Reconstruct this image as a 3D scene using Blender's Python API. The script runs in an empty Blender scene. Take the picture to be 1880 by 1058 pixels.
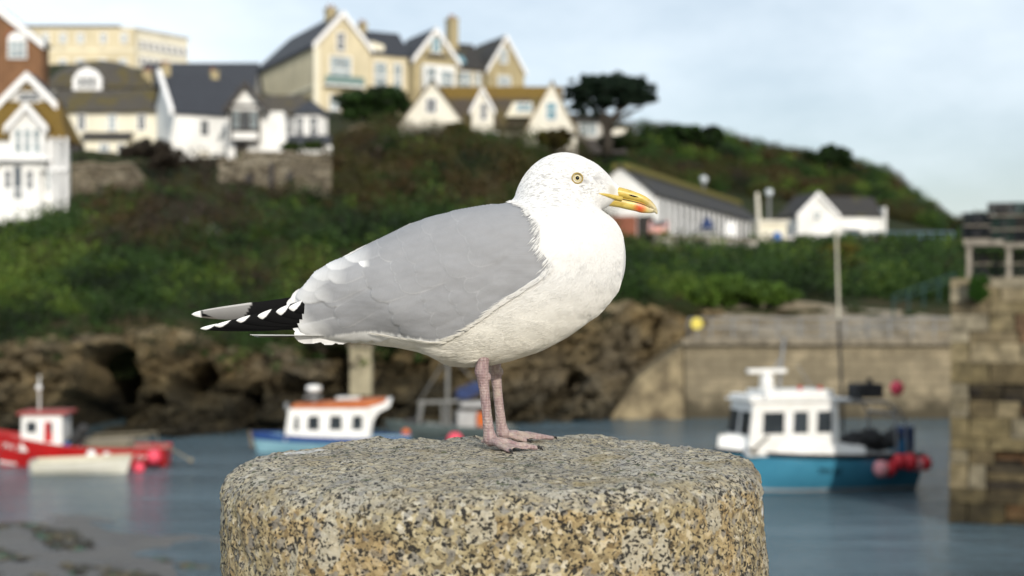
import bpy, bmesh, math, random
import numpy as np
from mathutils import Vector, Matrix, noise
from mathutils.bvhtree import BVHTree
random.seed(7); RNG = np.random.default_rng(7)
R = math.radians
sc = bpy.context.scene
COL = sc.collection
# ------------------------------------------------------------------ camera
F = 1880 * 50 / 36.0      # focal length in photograph pixels
H = 6.4                   # eye height above the harbour water
HZ = 560.0                # photograph row of the eye level
cd = bpy.data.cameras.new('camera'); cam = bpy.data.objects.new('camera', cd); COL.objects.link(cam)
cam.location = (0, 0, H); cam.rotation_euler = (R(90), 0, 0)
cd.sensor_width = 36; cd.lens = 50; cd.shift_y = (HZ - 529) / 1880
cd.clip_start = 0.05; cd.clip_end = 6000
cd.dof.use_dof = True; cd.dof.focus_distance = 1.63; cd.dof.aperture_fstop = 5.2
sc.camera = cam
def P(px, py, Y):
    return Vector(((px - 940) / F * Y, Y, H + (HZ - py) / F * Y))
OFF = {}
def tag(o, label=None, cat=None, group=None, kind=None):
    if label: o['label'] = label
    if cat: o['category'] = cat
    if group: o['group'] = group
    if kind: o['kind'] = kind
    return o
def thing(name, label, cat, loc, group=None):
    o = bpy.data.objects.new(name, None); o.empty_display_size = .2
    o.location = loc; COL.objects.link(o); OFF[o] = Vector(loc)
    return tag(o, label, cat, group)
def link(name, me, mat=None, parent=None):
    o = bpy.data.objects.new(name, me)
    if mat:
        for m in (mat if isinstance(mat, (list, tuple)) else [mat]): me.materials.append(m)
    COL.objects.link(o)
    if parent:
        off = OFF[parent]; OFF[o] = off
        o.parent = parent
        if not me.get('local'):
            if hasattr(me, 'transform'): me.transform(Matrix.Translation(-off))
    else: OFF[o] = Vector((0, 0, 0))
    return o
class MB:
    """collects vertices and faces; at() sets a frame for what follows"""
    def __init__(s): s.v = []; s.f = []; s.mi = []; s.cur = 0; s.T = None; s.col = []; s.c = None
    def add(s, vs, fs):
        b = len(s.v)
        for p in vs:
            p = Vector(p)
            s.v.append(s.T(p) if s.T else p)
            s.col.append(s.c)
        for f in fs: s.f.append([b + i for i in f]); s.mi.append(s.cur)
    def box(s, x0, x1, y0, y1, z0, z1, tx=0, ty=0):
        s.add([(x0,y0,z0),(x1,y0,z0),(x1,y1,z0),(x0,y1,z0),(x0+tx,y0+ty,z1),(x1-tx,y0+ty,z1),(x1-tx,y1-ty,z1),(x0+tx,y1-ty,z1)],
              [(0,3,2,1),(4,5,6,7),(0,1,5,4),(1,2,6,5),(2,3,7,6),(3,0,4,7)])
    def prism(s, poly, a, b, axis='y'):
        n = len(poly)
        mk = {'y': lambda p, t: (p[0], t, p[1]), 'x': lambda p, t: (t, p[0], p[1]), 'z': lambda p, t: (p[0], p[1], t)}[axis]
        s.add([mk(p, a) for p in poly] + [mk(p, b) for p in poly],
              [tuple(range(n)), tuple(range(2*n-1, n-1, -1))] + [(i, i+n, (i+1) % n + n, (i+1) % n) for i in range(n)])
    def tube(s, pts, rads, n=8, cap=True):
        pts = [Vector(p) for p in pts]
        if not isinstance(rads, (list, tuple)): rads = [rads] * len(pts)
        vs = []; fs = []; prev = None
        for i, p in enumerate(pts):
            d = (pts[min(i+1, len(pts)-1)] - pts[max(i-1, 0)]).normalized()
            if prev is None:
                a = Vector((0, 0, 1)) if abs(d.z) < .9 else Vector((1, 0, 0))
                u = d.cross(a).normalized()
            else: u = (prev - d * prev.dot(d)).normalized()
            prev = u; w = d.cross(u); r = rads[i]
            ra, rb = r if isinstance(r, tuple) else (r, r)
            for k in range(n):
                t = 2*math.pi*k/n
                vs.append(p + u*ra*math.cos(t) + w*rb*math.sin(t))
        for i in range(len(pts)-1):
            for k in range(n):
                fs.append((i*n+k, i*n+(k+1) % n, (i+1)*n+(k+1) % n, (i+1)*n+k))
        if cap: fs += [tuple(range(n-1, -1, -1)), tuple(range((len(pts)-1)*n, len(pts)*n))]
        s.add(vs, fs)
    def ball(s, c, r, nu=14, nv=10, sq=(1, 1, 1)):
        c = Vector(c); vs = [c + Vector((0, 0, -r*sq[2]))]; fs = []
        for j in range(1, nv):
            t = math.pi*j/nv - math.pi/2
            for i in range(nu):
                a = 2*math.pi*i/nu
                vs.append(c + Vector((r*sq[0]*math.cos(t)*math.cos(a), r*sq[1]*math.cos(t)*math.sin(a), r*sq[2]*math.sin(t))))
        vs.append(c + Vector((0, 0, r*sq[2]))); L = len(vs)-1
        for i in range(nu):
            fs.append((0, 1+(i+1) % nu, 1+i)); fs.append((L, L-nu+i, L-nu+(i+1) % nu))
            for j in range(nv-2): fs.append((1+j*nu+i, 1+j*nu+(i+1) % nu, 1+(j+1)*nu+(i+1) % nu, 1+(j+1)*nu+i))
        s.add(vs, fs)
    def grid(s, rows, closed=False):
        n = len(rows[0]); vs = [p for r in rows for p in r]; fs = []
        for i in range(len(rows)-1):
            for k in range(n if closed else n-1):
                fs.append((i*n+k, i*n+(k+1) % n, (i+1)*n+(k+1) % n, (i+1)*n+k))
        s.add(vs, fs)
    def mesh(s, name, smooth=False, fix=True):
        me = bpy.data.meshes.new(name); me.from_pydata(s.v, [], s.f)
        me.polygons.foreach_set('material_index', s.mi)
        if fix:
            bm = bmesh.new(); bm.from_mesh(me); bmesh.ops.recalc_face_normals(bm, faces=bm.faces); bm.to_mesh(me); bm.free()
        if s.c is not None:
            at = me.color_attributes.new('tone', 'FLOAT_COLOR', 'POINT')
            at.data.foreach_set('color', np.array([tuple(c)+(1,) for c in s.col], dtype=np.float32).ravel())
        if smooth: me.shade_smooth()
        me.update(); return me
    def build(s, name, mat, parent=None, smooth=False, bevel=0, fix=True):
        o = link(name, s.mesh(name, smooth, fix), mat, parent)
        if bevel:
            m = o.modifiers.new('bevel', 'BEVEL'); m.width = bevel; m.segments = 2; m.limit_method = 'ANGLE'
        return o
def loft(rows, smooth_n=None): pass
# ------------------------------------------------------------------ materials
class NT:
    def __init__(s, name):
        s.m = bpy.data.materials.new(name); s.m.use_nodes = True; s.t = s.m.node_tree
        s.b = s.t.nodes['Principled BSDF']; s.co = s.n('ShaderNodeTexCoord').outputs['Object']
    def n(s, typ, **kw):
        x = s.t.nodes.new(typ)
        for k, v in kw.items(): setattr(x, k, v)
        return x
    def l(s, a, b): s.t.links.new(a, b)
    def noise(s, scale, detail=4, rough=.6, dist=0, vec=None, stretch=None):
        x = s.n('ShaderNodeTexNoise'); x.inputs['Scale'].default_value = scale; x.inputs['Detail'].default_value = detail
        x.inputs['Roughness'].default_value = rough; x.inputs['Distortion'].default_value = dist
        s.l(s.map(stretch, vec) if stretch else (vec or s.co), x.inputs['Vector']); return x.outputs['Fac']
    def map(s, sca, vec=None, rot=(0, 0, 0)):
        x = s.n('ShaderNodeMapping'); x.inputs['Scale'].default_value = sca; x.inputs['Rotation'].default_value = rot
        s.l(vec or s.co, x.inputs['Vector']); return x.outputs['Vector']
    def voro(s, scale, feat='F1', out='Distance', vec=None, rnd=1):
        x = s.n('ShaderNodeTexVoronoi', feature=feat); x.inputs['Scale'].default_value = scale; x.inputs['Randomness'].default_value = rnd
        s.l(vec or s.co, x.inputs['Vector']); return x.outputs[out]
    def ramp(s, fac, stops, interp='LINEAR'):
        x = s.n('ShaderNodeValToRGB'); e = x.color_ramp; e.interpolation = interp
        while len(e.elements) < len(stops): e.elements.new(.5)
        for k, (p, c) in enumerate(stops):
            e.elements[k].position = p; e.elements[k].color = (tuple(c) + (1,)) if isinstance(c, (tuple, list)) else (c, c, c, 1)
        s.l(fac, x.inputs['Fac']); return x.outputs['Color']
    def mix(s, fac, a, b, mode='MIX'):
        x = s.n('ShaderNodeMix', data_type='RGBA', blend_type=mode)
        for sock, v in ((x.inputs[0], fac), (x.inputs[6], a), (x.inputs[7], b)):
            if hasattr(v, 'is_output'): s.l(v, sock)
            elif isinstance(v, (tuple, list)): sock.default_value = tuple(v) + (1,) if len(v) == 3 else v
            else: sock.default_value = v
        return x.outputs[2]
    def math(s, op, a, b=None, clamp=False):
        x = s.n('ShaderNodeMath', operation=op, use_clamp=clamp)
        for sock, v in zip(x.inputs, (a, b)):
            if v is None: continue
            if hasattr(v, 'is_output'): s.l(v, sock)
            else: sock.default_value = v
        return x.outputs[0]
    def attr(s, name):
        x = s.n('ShaderNodeAttribute', attribute_name=name); return x.outputs['Color']
    def sep(s, vec):
        x = s.n('ShaderNodeSeparateXYZ'); s.l(vec, x.inputs[0]); return x.outputs
    def done(s, col, rough=.7, bump=None, bstr=.3, bdist=.01, spec=.4, metal=0):
        b = s.b
        for sock, v in ((b.inputs['Base Color'], col), (b.inputs['Roughness'], rough), (b.inputs['Specular IOR Level'], spec), (b.inputs['Metallic'], metal)):
            if hasattr(v, 'is_output'): s.l(v, sock)
            elif isinstance(v, (tuple, list)): sock.default_value = tuple(v) + (1,)
            else: sock.default_value = v
        if bump is not None:
            x = s.n('ShaderNodeBump'); x.inputs['Strength'].default_value = bstr; x.inputs['Distance'].default_value = bdist
            s.l(bump, x.inputs['Height']); s.l(x.outputs['Normal'], b.inputs['Normal'])
        return s.m
def M(name, c1, c2=None, scale=2.0, rough=.7, bump=0, spec=.35, metal=0, stretch=None, lo=.35, hi=.65):
    t = NT(name)
    if c2 is None: c2 = tuple(c*.8 for c in c1)
    f = t.noise(scale, 6, .65, stretch=stretch)
    return t.done(t.ramp(f, [(lo, c2), (hi, c1)]), rough, f if bump else None, .6, bump or .01, spec, metal)
# ------------------------------------------------------------------ granite bollard
BX, BY, BZ = (905 - 940) / F * 1.60, 1.60, H - .1748      # centre and top height
def granite():
    t = NT('granite')
    co = t.co
    warp = t.n('ShaderNodeTexNoise'); warp.inputs['Scale'].default_value = 140; warp.inputs['Detail'].default_value = 3
    t.l(co, warp.inputs['Vector'])
    w = t.n('ShaderNodeVectorMath', operation='MULTIPLY_ADD'); t.l(warp.outputs['Color'], w.inputs[0]); w.inputs[1].default_value = (.006,)*3; t.l(co, w.inputs[2])
    wv = w.outputs[0]
    z = t.sep(co)[2]; x = t.sep(co)[0]
    nz = t.sep(t.n('ShaderNodeNewGeometry').outputs['Normal'])[2]
    cell = t.sep(t.voro(190, out='Color', vec=wv))[0]
    c2 = t.sep(t.voro(130, out='Color', vec=wv))[1]
    big = t.sep(t.voro(48, out='Color', vec=t.map((1, 1, .55), wv)))[0]
    fine = t.noise(260, 3, .7)
    # feldspar body, warm stain zone on the face, paler and greyer on the weathered top
    feld = t.ramp(cell, [(0, (.19, .15, .085)), (.25, (.38, .31, .175)), (.6, (.52, .435, .25)), (.85, (.63, .55, .37)), (1, (.70, .65, .53))])
    stain = t.noise(6.5, 4, .6, .6)
    side = t.ramp(nz, [(.1, 1.), (.55, 0.)])
    stf = t.math('MULTIPLY', t.ramp(stain, [(.40, 0.), (.56, 1.)]), side)
    feld = t.mix(t.math('MULTIPLY', stf, .55), feld, t.ramp(cell, [(0, (.27, .165, .055)), (.5, (.50, .32, .12)), (1, (.66, .47, .22))]))
    quartz = t.ramp(fine, [(.3, (.17, .165, .155)), (.7, (.33, .325, .31))])
    col = t.mix(t.ramp(c2, [(.80, 0.), (.86, .7)]), feld, quartz)
    mega = t.mix(t.ramp(fine, [(.35, 0.), (.7, 1.)]), (.50, .44, .31), (.62, .58, .47))
    col = t.mix(t.ramp(big, [(.875, 0.), (.89, .9)]), col, mega)
    wea = t.ramp(nz, [(.25, 0.), (.75, 1.)])
    wf = t.math('MULTIPLY', wea, t.ramp(t.noise(9, 5, .7), [(.35, .15), (.65, .62)]))
    col = t.mix(wf, col, t.ramp(fine, [(.3, (.30, .29, .27)), (.7, (.62, .60, .55))]))
    # biotite: clustered black specks
    spk = t.voro(430, out='Color', vec=wv); sp = t.sep(spk)[0]
    clus = t.noise(60, 5, .85)
    thr = t.math('MULTIPLY_ADD', clus, 1.5); thr.node.inputs[2].default_value = -.56
    isb = t.math('LESS_THAN', sp, thr)
    sp2 = t.math('LESS_THAN', t.sep(t.voro(270, out='Color', vec=wv))[2], t.math('MULTIPLY_ADD', t.noise(26, 5, .75), 1.0))
    sp2.node.inputs[1].links[0].from_node.inputs[2].default_value = -.44
    dk = t.math('MAXIMUM', isb, sp2)
    col = t.mix(t.math('MULTIPLY', dk, .95), col, t.ramp(fine, [(.4, (.006, .006, .007)), (.8, (.032, .03, .028))]))
    grime = t.ramp(t.noise(5, 5, .7, .8, stretch=(1, 1, .35)), [(.46, 0.), (.70, .55)])
    col = t.mix(t.math('MULTIPLY', grime, t.ramp(t.noise(70, 4, .7), [(.35, .2), (.6, 1.)])), col, (.065, .06, .05))
    # algae flecks on the top
    alg = t.math('MULTIPLY', t.ramp(t.noise(75, 4, .7), [(.57, 0.), (.62, 1.)]), t.ramp(t.noise(9, 2), [(.42, 0.), (.56, 1.)]))
    alg = t.math('MULTIPLY', alg, t.ramp(nz, [(.6, 0.), (.9, .85)]))
    col = t.mix(alg, col, (.04, .065, .012))
    yl = t.math('MULTIPLY', t.ramp(t.noise(12, 4, .6), [(.55, 0.), (.68, .5)]), wea)
    col = t.mix(yl, col, (.33, .25, .10))
    # white droppings: a splash on the left shoulder, one on the right shoulder
    gl = None
    for (dx, dy, dz, sx, sy, sz) in ((-.222, .10, -.012, 20, 12, 40), (.288, -.045, -.055, 60, 26, 19), (.275, .02, -.03, 50, 30, 30)):
        d = t.n('ShaderNodeVectorMath', operation='SUBTRACT'); t.l(co, d.inputs[0]); d.inputs[1].default_value = (dx, dy, dz)
        e = t.n('ShaderNodeVectorMath', operation='MULTIPLY'); t.l(d.outputs[0], e.inputs[0]); e.inputs[1].default_value = (sx, sy, sz)
        ln = t.n('ShaderNodeVectorMath', operation='LENGTH'); t.l(e.outputs[0], ln.inputs[0])
        q = t.ramp(t.math('ADD', ln.outputs['Value'], t.math('MULTIPLY', t.noise(60, 5, .75), 1.6)), [(.0, 1.), (.55, 1.), (.72, 0.)])
        q = t.ramp(t.math('MULTIPLY', t.math('ADD', ln.outputs['Value'], t.math('MULTIPLY', t.noise(60, 5, .75), 1.6)), .5), [(.62, .9), (.72, 0.)])
        gl = q if gl is None else t.math('MAXIMUM', gl, q)
    col = t.mix(gl, col, (.72, .72, .72))
    hgt = t.math('ADD', t.math('MULTIPLY', cell, .5), t.math('ADD', t.math('MULTIPLY', t.noise(85, 6, .75), 1.2), t.math('MULTIPLY', dk, -.35)))
    return t.done(col, t.ramp(cell, [(0, .5), (1, .85)]), hgt, 1.0, .0075, .4)
def bollard():
    root = thing('granite_bollard', 'round speckled granite bollard with a weathered top under the gull', 'bollard', (BX, BY, BZ - 1.05))
    mb = MB(); NA = 600
    prof = []                                   # (radius factor / inset, drop)
    rows = []
    for k in range(60): prof.append(('t', k / 60.0))
    for k in range(44): prof.append(('c', k / 43.0))
    for k in range(1, 91): prof.append(('s', (k / 90.0) ** 2.3))
    for kind, u in prof:
        row = []
        for a in range(NA):
            th = 2*math.pi*a/NA; ca, sa = math.cos(th), math.sin(th)
            left = max(0, -ca)
            rad = .3035 * (1 + .012*math.sin(3*th + .5) + .006*math.sin(7*th))
            rc = .031 + .010*left**2 + .012*max(0, -sa) + .01*math.sin(2*th + 1)   # shoulder radius
            dip = .002*left
            if kind == 't': r = (rad - rc)*u; z = -dip*u*u - .003*u**3 + .004
            elif kind == 'c':
                ph = u*math.pi/2
                r = rad - rc + rc*math.sin(ph); z = -dip - .003 + .004 - rc*.80*(1 - math.cos(ph))
            else: r = rad + .002*u; z = -dip + .001 - rc*.8 - u*.95
            p = Vector((r*ca, r*sa, z))
            nrm = Vector((ca, sa, 0)) if kind == 's' else (Vector((0, 0, 1)) if kind == 't' else Vector((ca*math.sin(u*1.57), sa*math.sin(u*1.57), math.cos(u*1.57))))
            q = p + Vector((3.1, 1.7, 9))
            d = .007*noise.fractal(q*9, .8, 2.1, 4) + .0016*noise.fractal(q*50, .7, 2.1, 3) + .0019*noise.noise(q*135) + .0010*noise.noise(q*300)
            if kind == 't': d *= .35 + .5*u
            p += nrm*d
            row.append(p + Vector((BX, BY, BZ)))
        rows.append(row)
    mb.grid(rows, True)
    o = mb.build('granite_bollard', None, None, True)
    me = o.data; bpy.data.objects.remove(o)
    m = granite()
    me.transform(Matrix.Translation(-Vector((BX, BY, BZ))))
    me.materials.append(m)
    o = bpy.data.objects.new('granite_bollard', me); o.location = (BX, BY, BZ); COL.objects.link(o)
    tag(o, root['label'], 'bollard'); bpy.data.objects.remove(root)
    return o
bollard()
# ------------------------------------------------------------------ gull
GY = 1.70; S = GY / F
def g(px, py, dy=0.0): return P(px, py, GY + dy)
def catmull(rows, n):
    rows = [np.array(r, float) for r in rows]; out = []
    K = len(rows)
    for i in range(K-1):
        p0, p1, p2, p3 = rows[max(i-1, 0)], rows[i], rows[i+1], rows[min(i+2, K-1)]
        for k in range(n):
            t = k/n
            out.append(.5*((2*p1) + (-p0+p2)*t + (2*p0-5*p1+4*p2-p3)*t*t + (-p0+3*p1-3*p2+p3)*t**3))
    out.append(rows[-1]); return out
def pair_loft(rows, n, seg, mb, mid=0.0, cap=True, e=1.0):
    rings = []
    for r in catmull(rows, n):
        tx, ty, bx, by, w = r; ring = []
        for k in range(seg):
            a = 2*math.pi*k/seg; c = math.cos(a); s_ = math.sin(a)
            u = .5 - .5*c
            sw = abs(s_)**e * (1 if s_ >= 0 else -1)
            uu = u + mid*u*(1-u)*2
            ring.append(g(tx + (bx-tx)*uu, ty + (by-ty)*uu, 0) + Vector((0, -w*sw, 0)))
        rings.append(ring)
    mb.grid(rings, True)
    if cap:
        b = len(mb.v) - len(rings)*seg
        mb.f.append(list(range(b+seg-1, b-1, -1))); mb.mi.append(mb.cur)
        e_ = len(mb.v) - seg; mb.f.append(list(range(e_, e_+seg))); mb.mi.append(mb.cur)
BODY = [(1144,352,1128,371,.0060),(1138,344,1122,376,.0100),(1128.5,335,1115,380,.0142),(1117,321,1110,383,.0178),(1099,304,1106,385,.0212),
 (1080,293,1104,386.5,.0238),(1058,284,1104,388,.0252),(1034,280.5,1104.5,389,.0262),(1008,285.5,1106,390,.0275),(985,298,1109,391.5,.030),(966,318,1114,394,.034),
 (952,341,1121,399,.040),(943,364,1130,408,.048),(926,374,1139,422,.057),(904,377,1145,441,.064),(875,382,1148.5,470,.069),(840,389,1146,502,.072),
 (800,399,1134.5,533,.074),(760,412,1112,563,.075),(722,429,1080,592,.074),(690,446,1040,619,.072),(665,460,995,643,.069),(645,470,945,660,.066),
 (627,477,895,670,.061),(611,484,845,669,.055),(598,490,795,654,.048),(586,497,745,641,.041),(575,506,695,634,.034),(564,517,650,629,.027),(553,531,612,623,.021),(545,546,580,618,.015),(538,570,556,611,.010)]
def gull_material():
    t = NT('white_plumage')
    co = t.co
    fine = t.noise(170, 5, .7, 1.0, stretch=(1, 1, 1.6))
    d = t.n('ShaderNodeVectorMath', operation='DISTANCE'); t.l(co, d.inputs[0]); GP = g(1078, 338, -.02); d.inputs[1].default_value = GP - GROOT
    near = t.ramp(d.outputs['Value'], [(.010, 1.), (.034, 0.)])
    d2 = t.n('ShaderNodeVectorMath', operation='DISTANCE'); t.l(co, d2.inputs[0]); d2.inputs[1].default_value = g(1000, 340, -.03) - GROOT
    nape = t.ramp(d2.outputs['Value'], [(.02, .8), (.075, 0.)])
    stk = t.ramp(t.noise(430, 4, .65, .5, stretch=(.32, 1, 1.0)), [(.46, 0.), (.66, 1.)])
    f = t.math('MULTIPLY', stk, t.math('MAXIMUM', near, nape))
    f = t.math('MAXIMUM', f, t.math('MULTIPLY', near, t.ramp(t.noise(70, 3, .6), [(.44, 0.), (.62, .75)])))
    d3 = t.n('ShaderNodeVectorMath', operation='DISTANCE'); t.l(co, d3.inputs[0]); d3.inputs[1].default_value = g(1122, 350, -.012) - GROOT
    lore = t.ramp(d3.outputs['Value'], [(.003, .55), (.0085, 0.)])
    base = t.ramp(fine, [(.3, (.63, .63, .625)), (.7, (.69, .69, .685))])
    # belly slightly cream, soiled edge under the breast
    z = t.sep(co)[2]
    cream = t.ramp(z, [(.105, .75), (.20, 0.)])
    base = t.mix(cream, base, (.70, .665, .57))
    col = t.mix(t.math('MULTIPLY', f, .9), base, (.19, .185, .19))
    col = t.mix(lore, col, (.36, .31, .19))
    t.b.inputs['Sheen Weight'].default_value = .0
    return t.done(col, .85, fine, .06, .0012, .12)
def leg_material():
    t = NT('pink_leg_skin')
    n = t.noise(160, 5, .7); sc_ = t.voro(420, vec=t.map((1, 1, .6)))
    ver = t.noise(60, 4, .6, .5, stretch=(3, 3, .25))
    col = t.ramp(n, [(.3, (.26, .185, .18)), (.7, (.40, .31, .295))])
    col = t.mix(t.ramp(ver, [(.48, 0.), (.62, .7)]), col, (.20, .125, .135))
    col = t.mix(t.ramp(t.noise(45, 3), [(.5, 0.), (.66, .5)]), col, (.46, .41, .33))
    t.b.inputs['Subsurface Weight'].default_value = .08; t.b.inputs['Subsurface Radius'].default_value = (.004, .0015, .001)
    t.b.inputs['Subsurface Scale'].default_value = 1.0
    wv = t.n('ShaderNodeTexWave', wave_type='BANDS', bands_direction='Z'); wv.inputs['Scale'].default_value = 95; wv.inputs['Distortion'].default_value = 2.5; wv.inputs['Detail'].default_value = 2; t.l(t.co, wv.inputs['Vector'])
    col = t.mix(t.math('MULTIPLY', t.ramp(wv.outputs['Fac'], [(.0, .7), (.2, 0.)]), .22), col, (.17, .11, .105))
    h = t.math('ADD', t.math('ADD', t.math('MULTIPLY', sc_, 1.0), t.math('MULTIPLY', n, .6)), t.math('MULTIPLY', wv.outputs['Fac'], .3))
    return t.done(col, .55, h, .55, .0015, .35)
TOPZ = BZ + .003
GROOT = Vector((g(915, 820).x, GY, TOPZ))
gull = thing('seagull', 'white and grey gull standing on the granite bollard facing right', 'gull', GROOT)
white = gull_material(); legm = leg_material()
mb = MB(); pair_loft(BODY, 4, 56, mb, .10)
body_me = mb.mesh('body', True)
BVH = BVHTree.FromPolygons([v.co.copy() for v in body_me.vertices], [list(p.vertices) for p in body_me.polygons])
CAMP = Vector((0, 0, H))
def leg_mesh(hip, hock, heel, toes, hind, claws):
    """one leg and its webbed foot, grown together as a single skin"""
    mb = MB()
    shank = [hip, hip.lerp(hock, .5), hock.lerp(heel, -.10), hock, hock.lerp(heel, .10), hock.lerp(heel, .3), hock.lerp(heel, .6), hock.lerp(heel, .85), heel + Vector((0, 0, .004))]
    mb.tube(shank, [.0075, .0072, .0082, (.0088, .0078), .0070, .0060, .0058, .0066, .0082], 14)
    mb.ball(hock + Vector((.0045, 0, -.003)), .0058, sq=(1, 1, 1.1)); mb.ball(hock + Vector((-.0025, 0, .004)), .0072, sq=(1, 1, 1.3)); mb.ball(heel + Vector((.001, 0, .001)), .0088, sq=(1, 1, .9))
    for tp in toes:
        a = heel + Vector((0, 0, -.002)); mid1 = a.lerp(tp, .38) + Vector((0, 0, .0025)); mid2 = a.lerp(tp, .72) + Vector((0, 0, .0012))
        mb.tube([a, a.lerp(tp, .2) + Vector((0, 0, .002)), mid1, a.lerp(tp, .55) + Vector((0, 0, .0006)), mid2, a.lerp(tp, .9), tp], [.0062, .0048, .0042, .0036, .0036, .0031, .0024], 10)
    mb.tube([heel, heel.lerp(hind, .6), hind], [.004, .0028, .0015], 8)
    for a, b in ((0, 1), (1, 2)):
        A = [heel.lerp(toes[a], t) for t in (.1, .3, .5, .7, .9)]; B = [heel.lerp(toes[b], t) for t in (.1, .3, .5, .7, .9)]
        rows = []
        for k, (p, q) in enumerate(zip(A, B)):
            row = []
            for j in range(7):
                u = j/6.0; m = p.lerp(q, u)
                pull = (.14 if k == 4 else .03) * math.sin(math.pi*u)
                m = m.lerp(heel, pull); m = m + Vector((0, 0, -.0006 + .0014*math.sin(u*9 + k)))
                row.append(m)
            rows.append(row)
        n0 = len(mb.v)
        top = [[p + Vector((0, 0, .0011)) for p in r] for r in rows]; bot = [[p - Vector((0, 0, .0011)) for p in r] for r in rows]
        loop = lambda G: G[0] + [r[-1] for r in G[1:-1]] + G[-1][::-1] + [r[0] for r in G[-2:0:-1]]
        mb.grid(top); mb.grid([r[::-1] for r in bot]); mb.grid([loop(top), loop(bot)], True)
    me = mb.mesh('leg', True)
    bm = bmesh.new(); bm.from_mesh(me); bmesh.ops.remove_doubles(bm, verts=bm.verts, dist=1e-6); bm.to_mesh(me); bm.free()
    o = bpy.data.objects.new('leg_tmp', me); COL.objects.link(o)
    m = o.modifiers.new('r', 'REMESH'); m.mode = 'VOXEL'; m.voxel_size = .0009; m.use_smooth_shade = True
    m = o.modifiers.new('s', 'SMOOTH'); m.factor = .5; m.iterations = 3
    return o
def gz(px, Y, h=.0045): return Vector(((px-940)/F*Y, Y, TOPZ + h))
claw_pts = []
def make_leg(hx, hy, ly, hipp, hockp, heelpx, heelY, toes):
    hip = g(*hipp, ly); hock = g(*hockp, ly); heel = gz(heelpx, heelY, .013)
    tt = [gz(px, Y, .0042) for px, Y in toes]
    hind = heel + Vector((-.010, .004, -.002))
    for tp in tt: claw_pts.append((tp, (tp - heel).normalized()))
    return leg_mesh(hip, hock, heel, tt, hind, None)
leg_a = make_leg(0, 0, -.030, (888, 640), (886, 688), 899, 1.672, [(937, 1.628), (988, 1.664), (952, 1.712)])
leg_b = make_leg(0, 0, .045, (909, 640), (909, 679), 922, 1.752, [(968, 1.752), (1016, 1.792), (985, 1.838)])
bo = bpy.data.objects.new('body_tmp', body_me); COL.objects.link(bo)
for lo in (leg_a, leg_b):
    m = bo.modifiers.new('u', 'BOOLEAN'); m.operation = 'UNION'; m.object = lo; m.solver = 'EXACT'
dg = bpy.context.evaluated_depsgraph_get(); dg.update()
full = bpy.data.meshes.new_from_object(bo.evaluated_get(dg))
for o in (bo, leg_a, leg_b): bpy.data.objects.remove(o)
full.materials.clear()
idx = np.zeros(len(full.polygons), np.int32)
for p in full.polygons:
    c = p.center; py = HZ - (c.z - H)*F/c.y
    px = 940 + c.x*F/c.y
    inside = BVH.find_nearest(c)
    idx[p.index] = 1 if (inside[3] > 4e-4 and 640 < py and 860 < px < 1060) else 0
full.polygons.foreach_set('material_index', idx)
full.name = 'body'; full.shade_smooth()
body = link('body', full, [white, legm], gull)
# claws
clawm = M('dark_claw', (.02, .017, .015), rough=.35)
for tp, d in claw_pts:
    mb = MB(); mb.tube([tp - d*.001 + Vector((0, 0, .0008)), tp + d*.003 + Vector((0, 0, .0011)), tp + d*.0062 - Vector((0, 0, .0016))], [(.0021, .0021), (.0017, .0016), (.0004, .0004)], 8)
    mb.build('claw', clawm, gull, True)
# ---- beak
UP = [(1116,344,1112,358,.0085),(1134,343.5,1130,363,.0088),(1150,347,1147,366.5,.0076),(1165,352,1162,369.5,.0066),(1180,358,1175,373,.0058),(1192,365.5,1185,377,.0050),
      (1200,373.5,1192,381.5,.0042),(1205.5,381.5,1199,386.5,.0031),(1207.5,388.5,1203,391.5,.0022),(1207,392.5,1205.5,393.5,.0010)]
LO = [(1110,356,1114,378,.0078),(1132,360,1137,381.5,.0075),(1148,363,1152,385,.0067),(1162,366,1166,388,.0059),(1174,369,1177,391,.0053),(1184,373.5,1187,391.5,.0044),(1193,379,1195,391.5,.0034),(1200,383,1201,390.5,.0026),(1204,386,1204,390,.0012)]
def beak_mat(name, red):
    t = NT(name)
    n = t.noise(130, 5, .7, .6, stretch=(.5, 1, 1))
    col = t.ramp(n, [(.3, (.36, .25, .05)), (.5, (.54, .40, .085)), (.72, (.60, .48, .16))])
    d = t.n('ShaderNodeVectorMath', operation='DISTANCE'); t.l(t.co, d.inputs[0]); d.inputs[1].default_value = g(1206, 384, 0) - GROOT
    horn = t.ramp(t.math('ADD', d.outputs['Value'], t.math('MULTIPLY', t.noise(220, 3), .010)), [(.009, 1.), (.022, 0.)])
    col = t.mix(horn, col, (.50, .44, .29))
    col = t.mix(t.math('MULTIPLY', horn, t.ramp(t.noise(260, 4, .7), [(.52, 0.), (.62, .8)])), col, (.14, .115, .06))
    if red:
        d = t.n('ShaderNodeVectorMath', operation='DISTANCE'); t.l(t.map((1, .25, 1)), d.inputs[0]); q = g(1174, 383, 0) - GROOT; d.inputs[1].default_value = (q.x, q.y*.25, q.z)
        rd = t.ramp(t.math('ADD', d.outputs['Value'], t.math('MULTIPLY', t.noise(400, 3), .0045)), [(.0062, 1.), (.0104, 0.)])
        col = t.mix(rd, col, t.ramp(t.noise(500, 3), [(.35, (.42, .045, .012)), (.7, (.66, .10, .03))]))
    sp = t.ramp(t.noise(330, 3, .6), [(.66, 0.), (.72, .6)])
    col = t.mix(sp, col, (.22, .15, .04))
    return t.done(col, .38, n, .3, .001, .45)
mb = MB(); pair_loft(UP, 5, 28, mb, 0, True, .8)
ga = []
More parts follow.
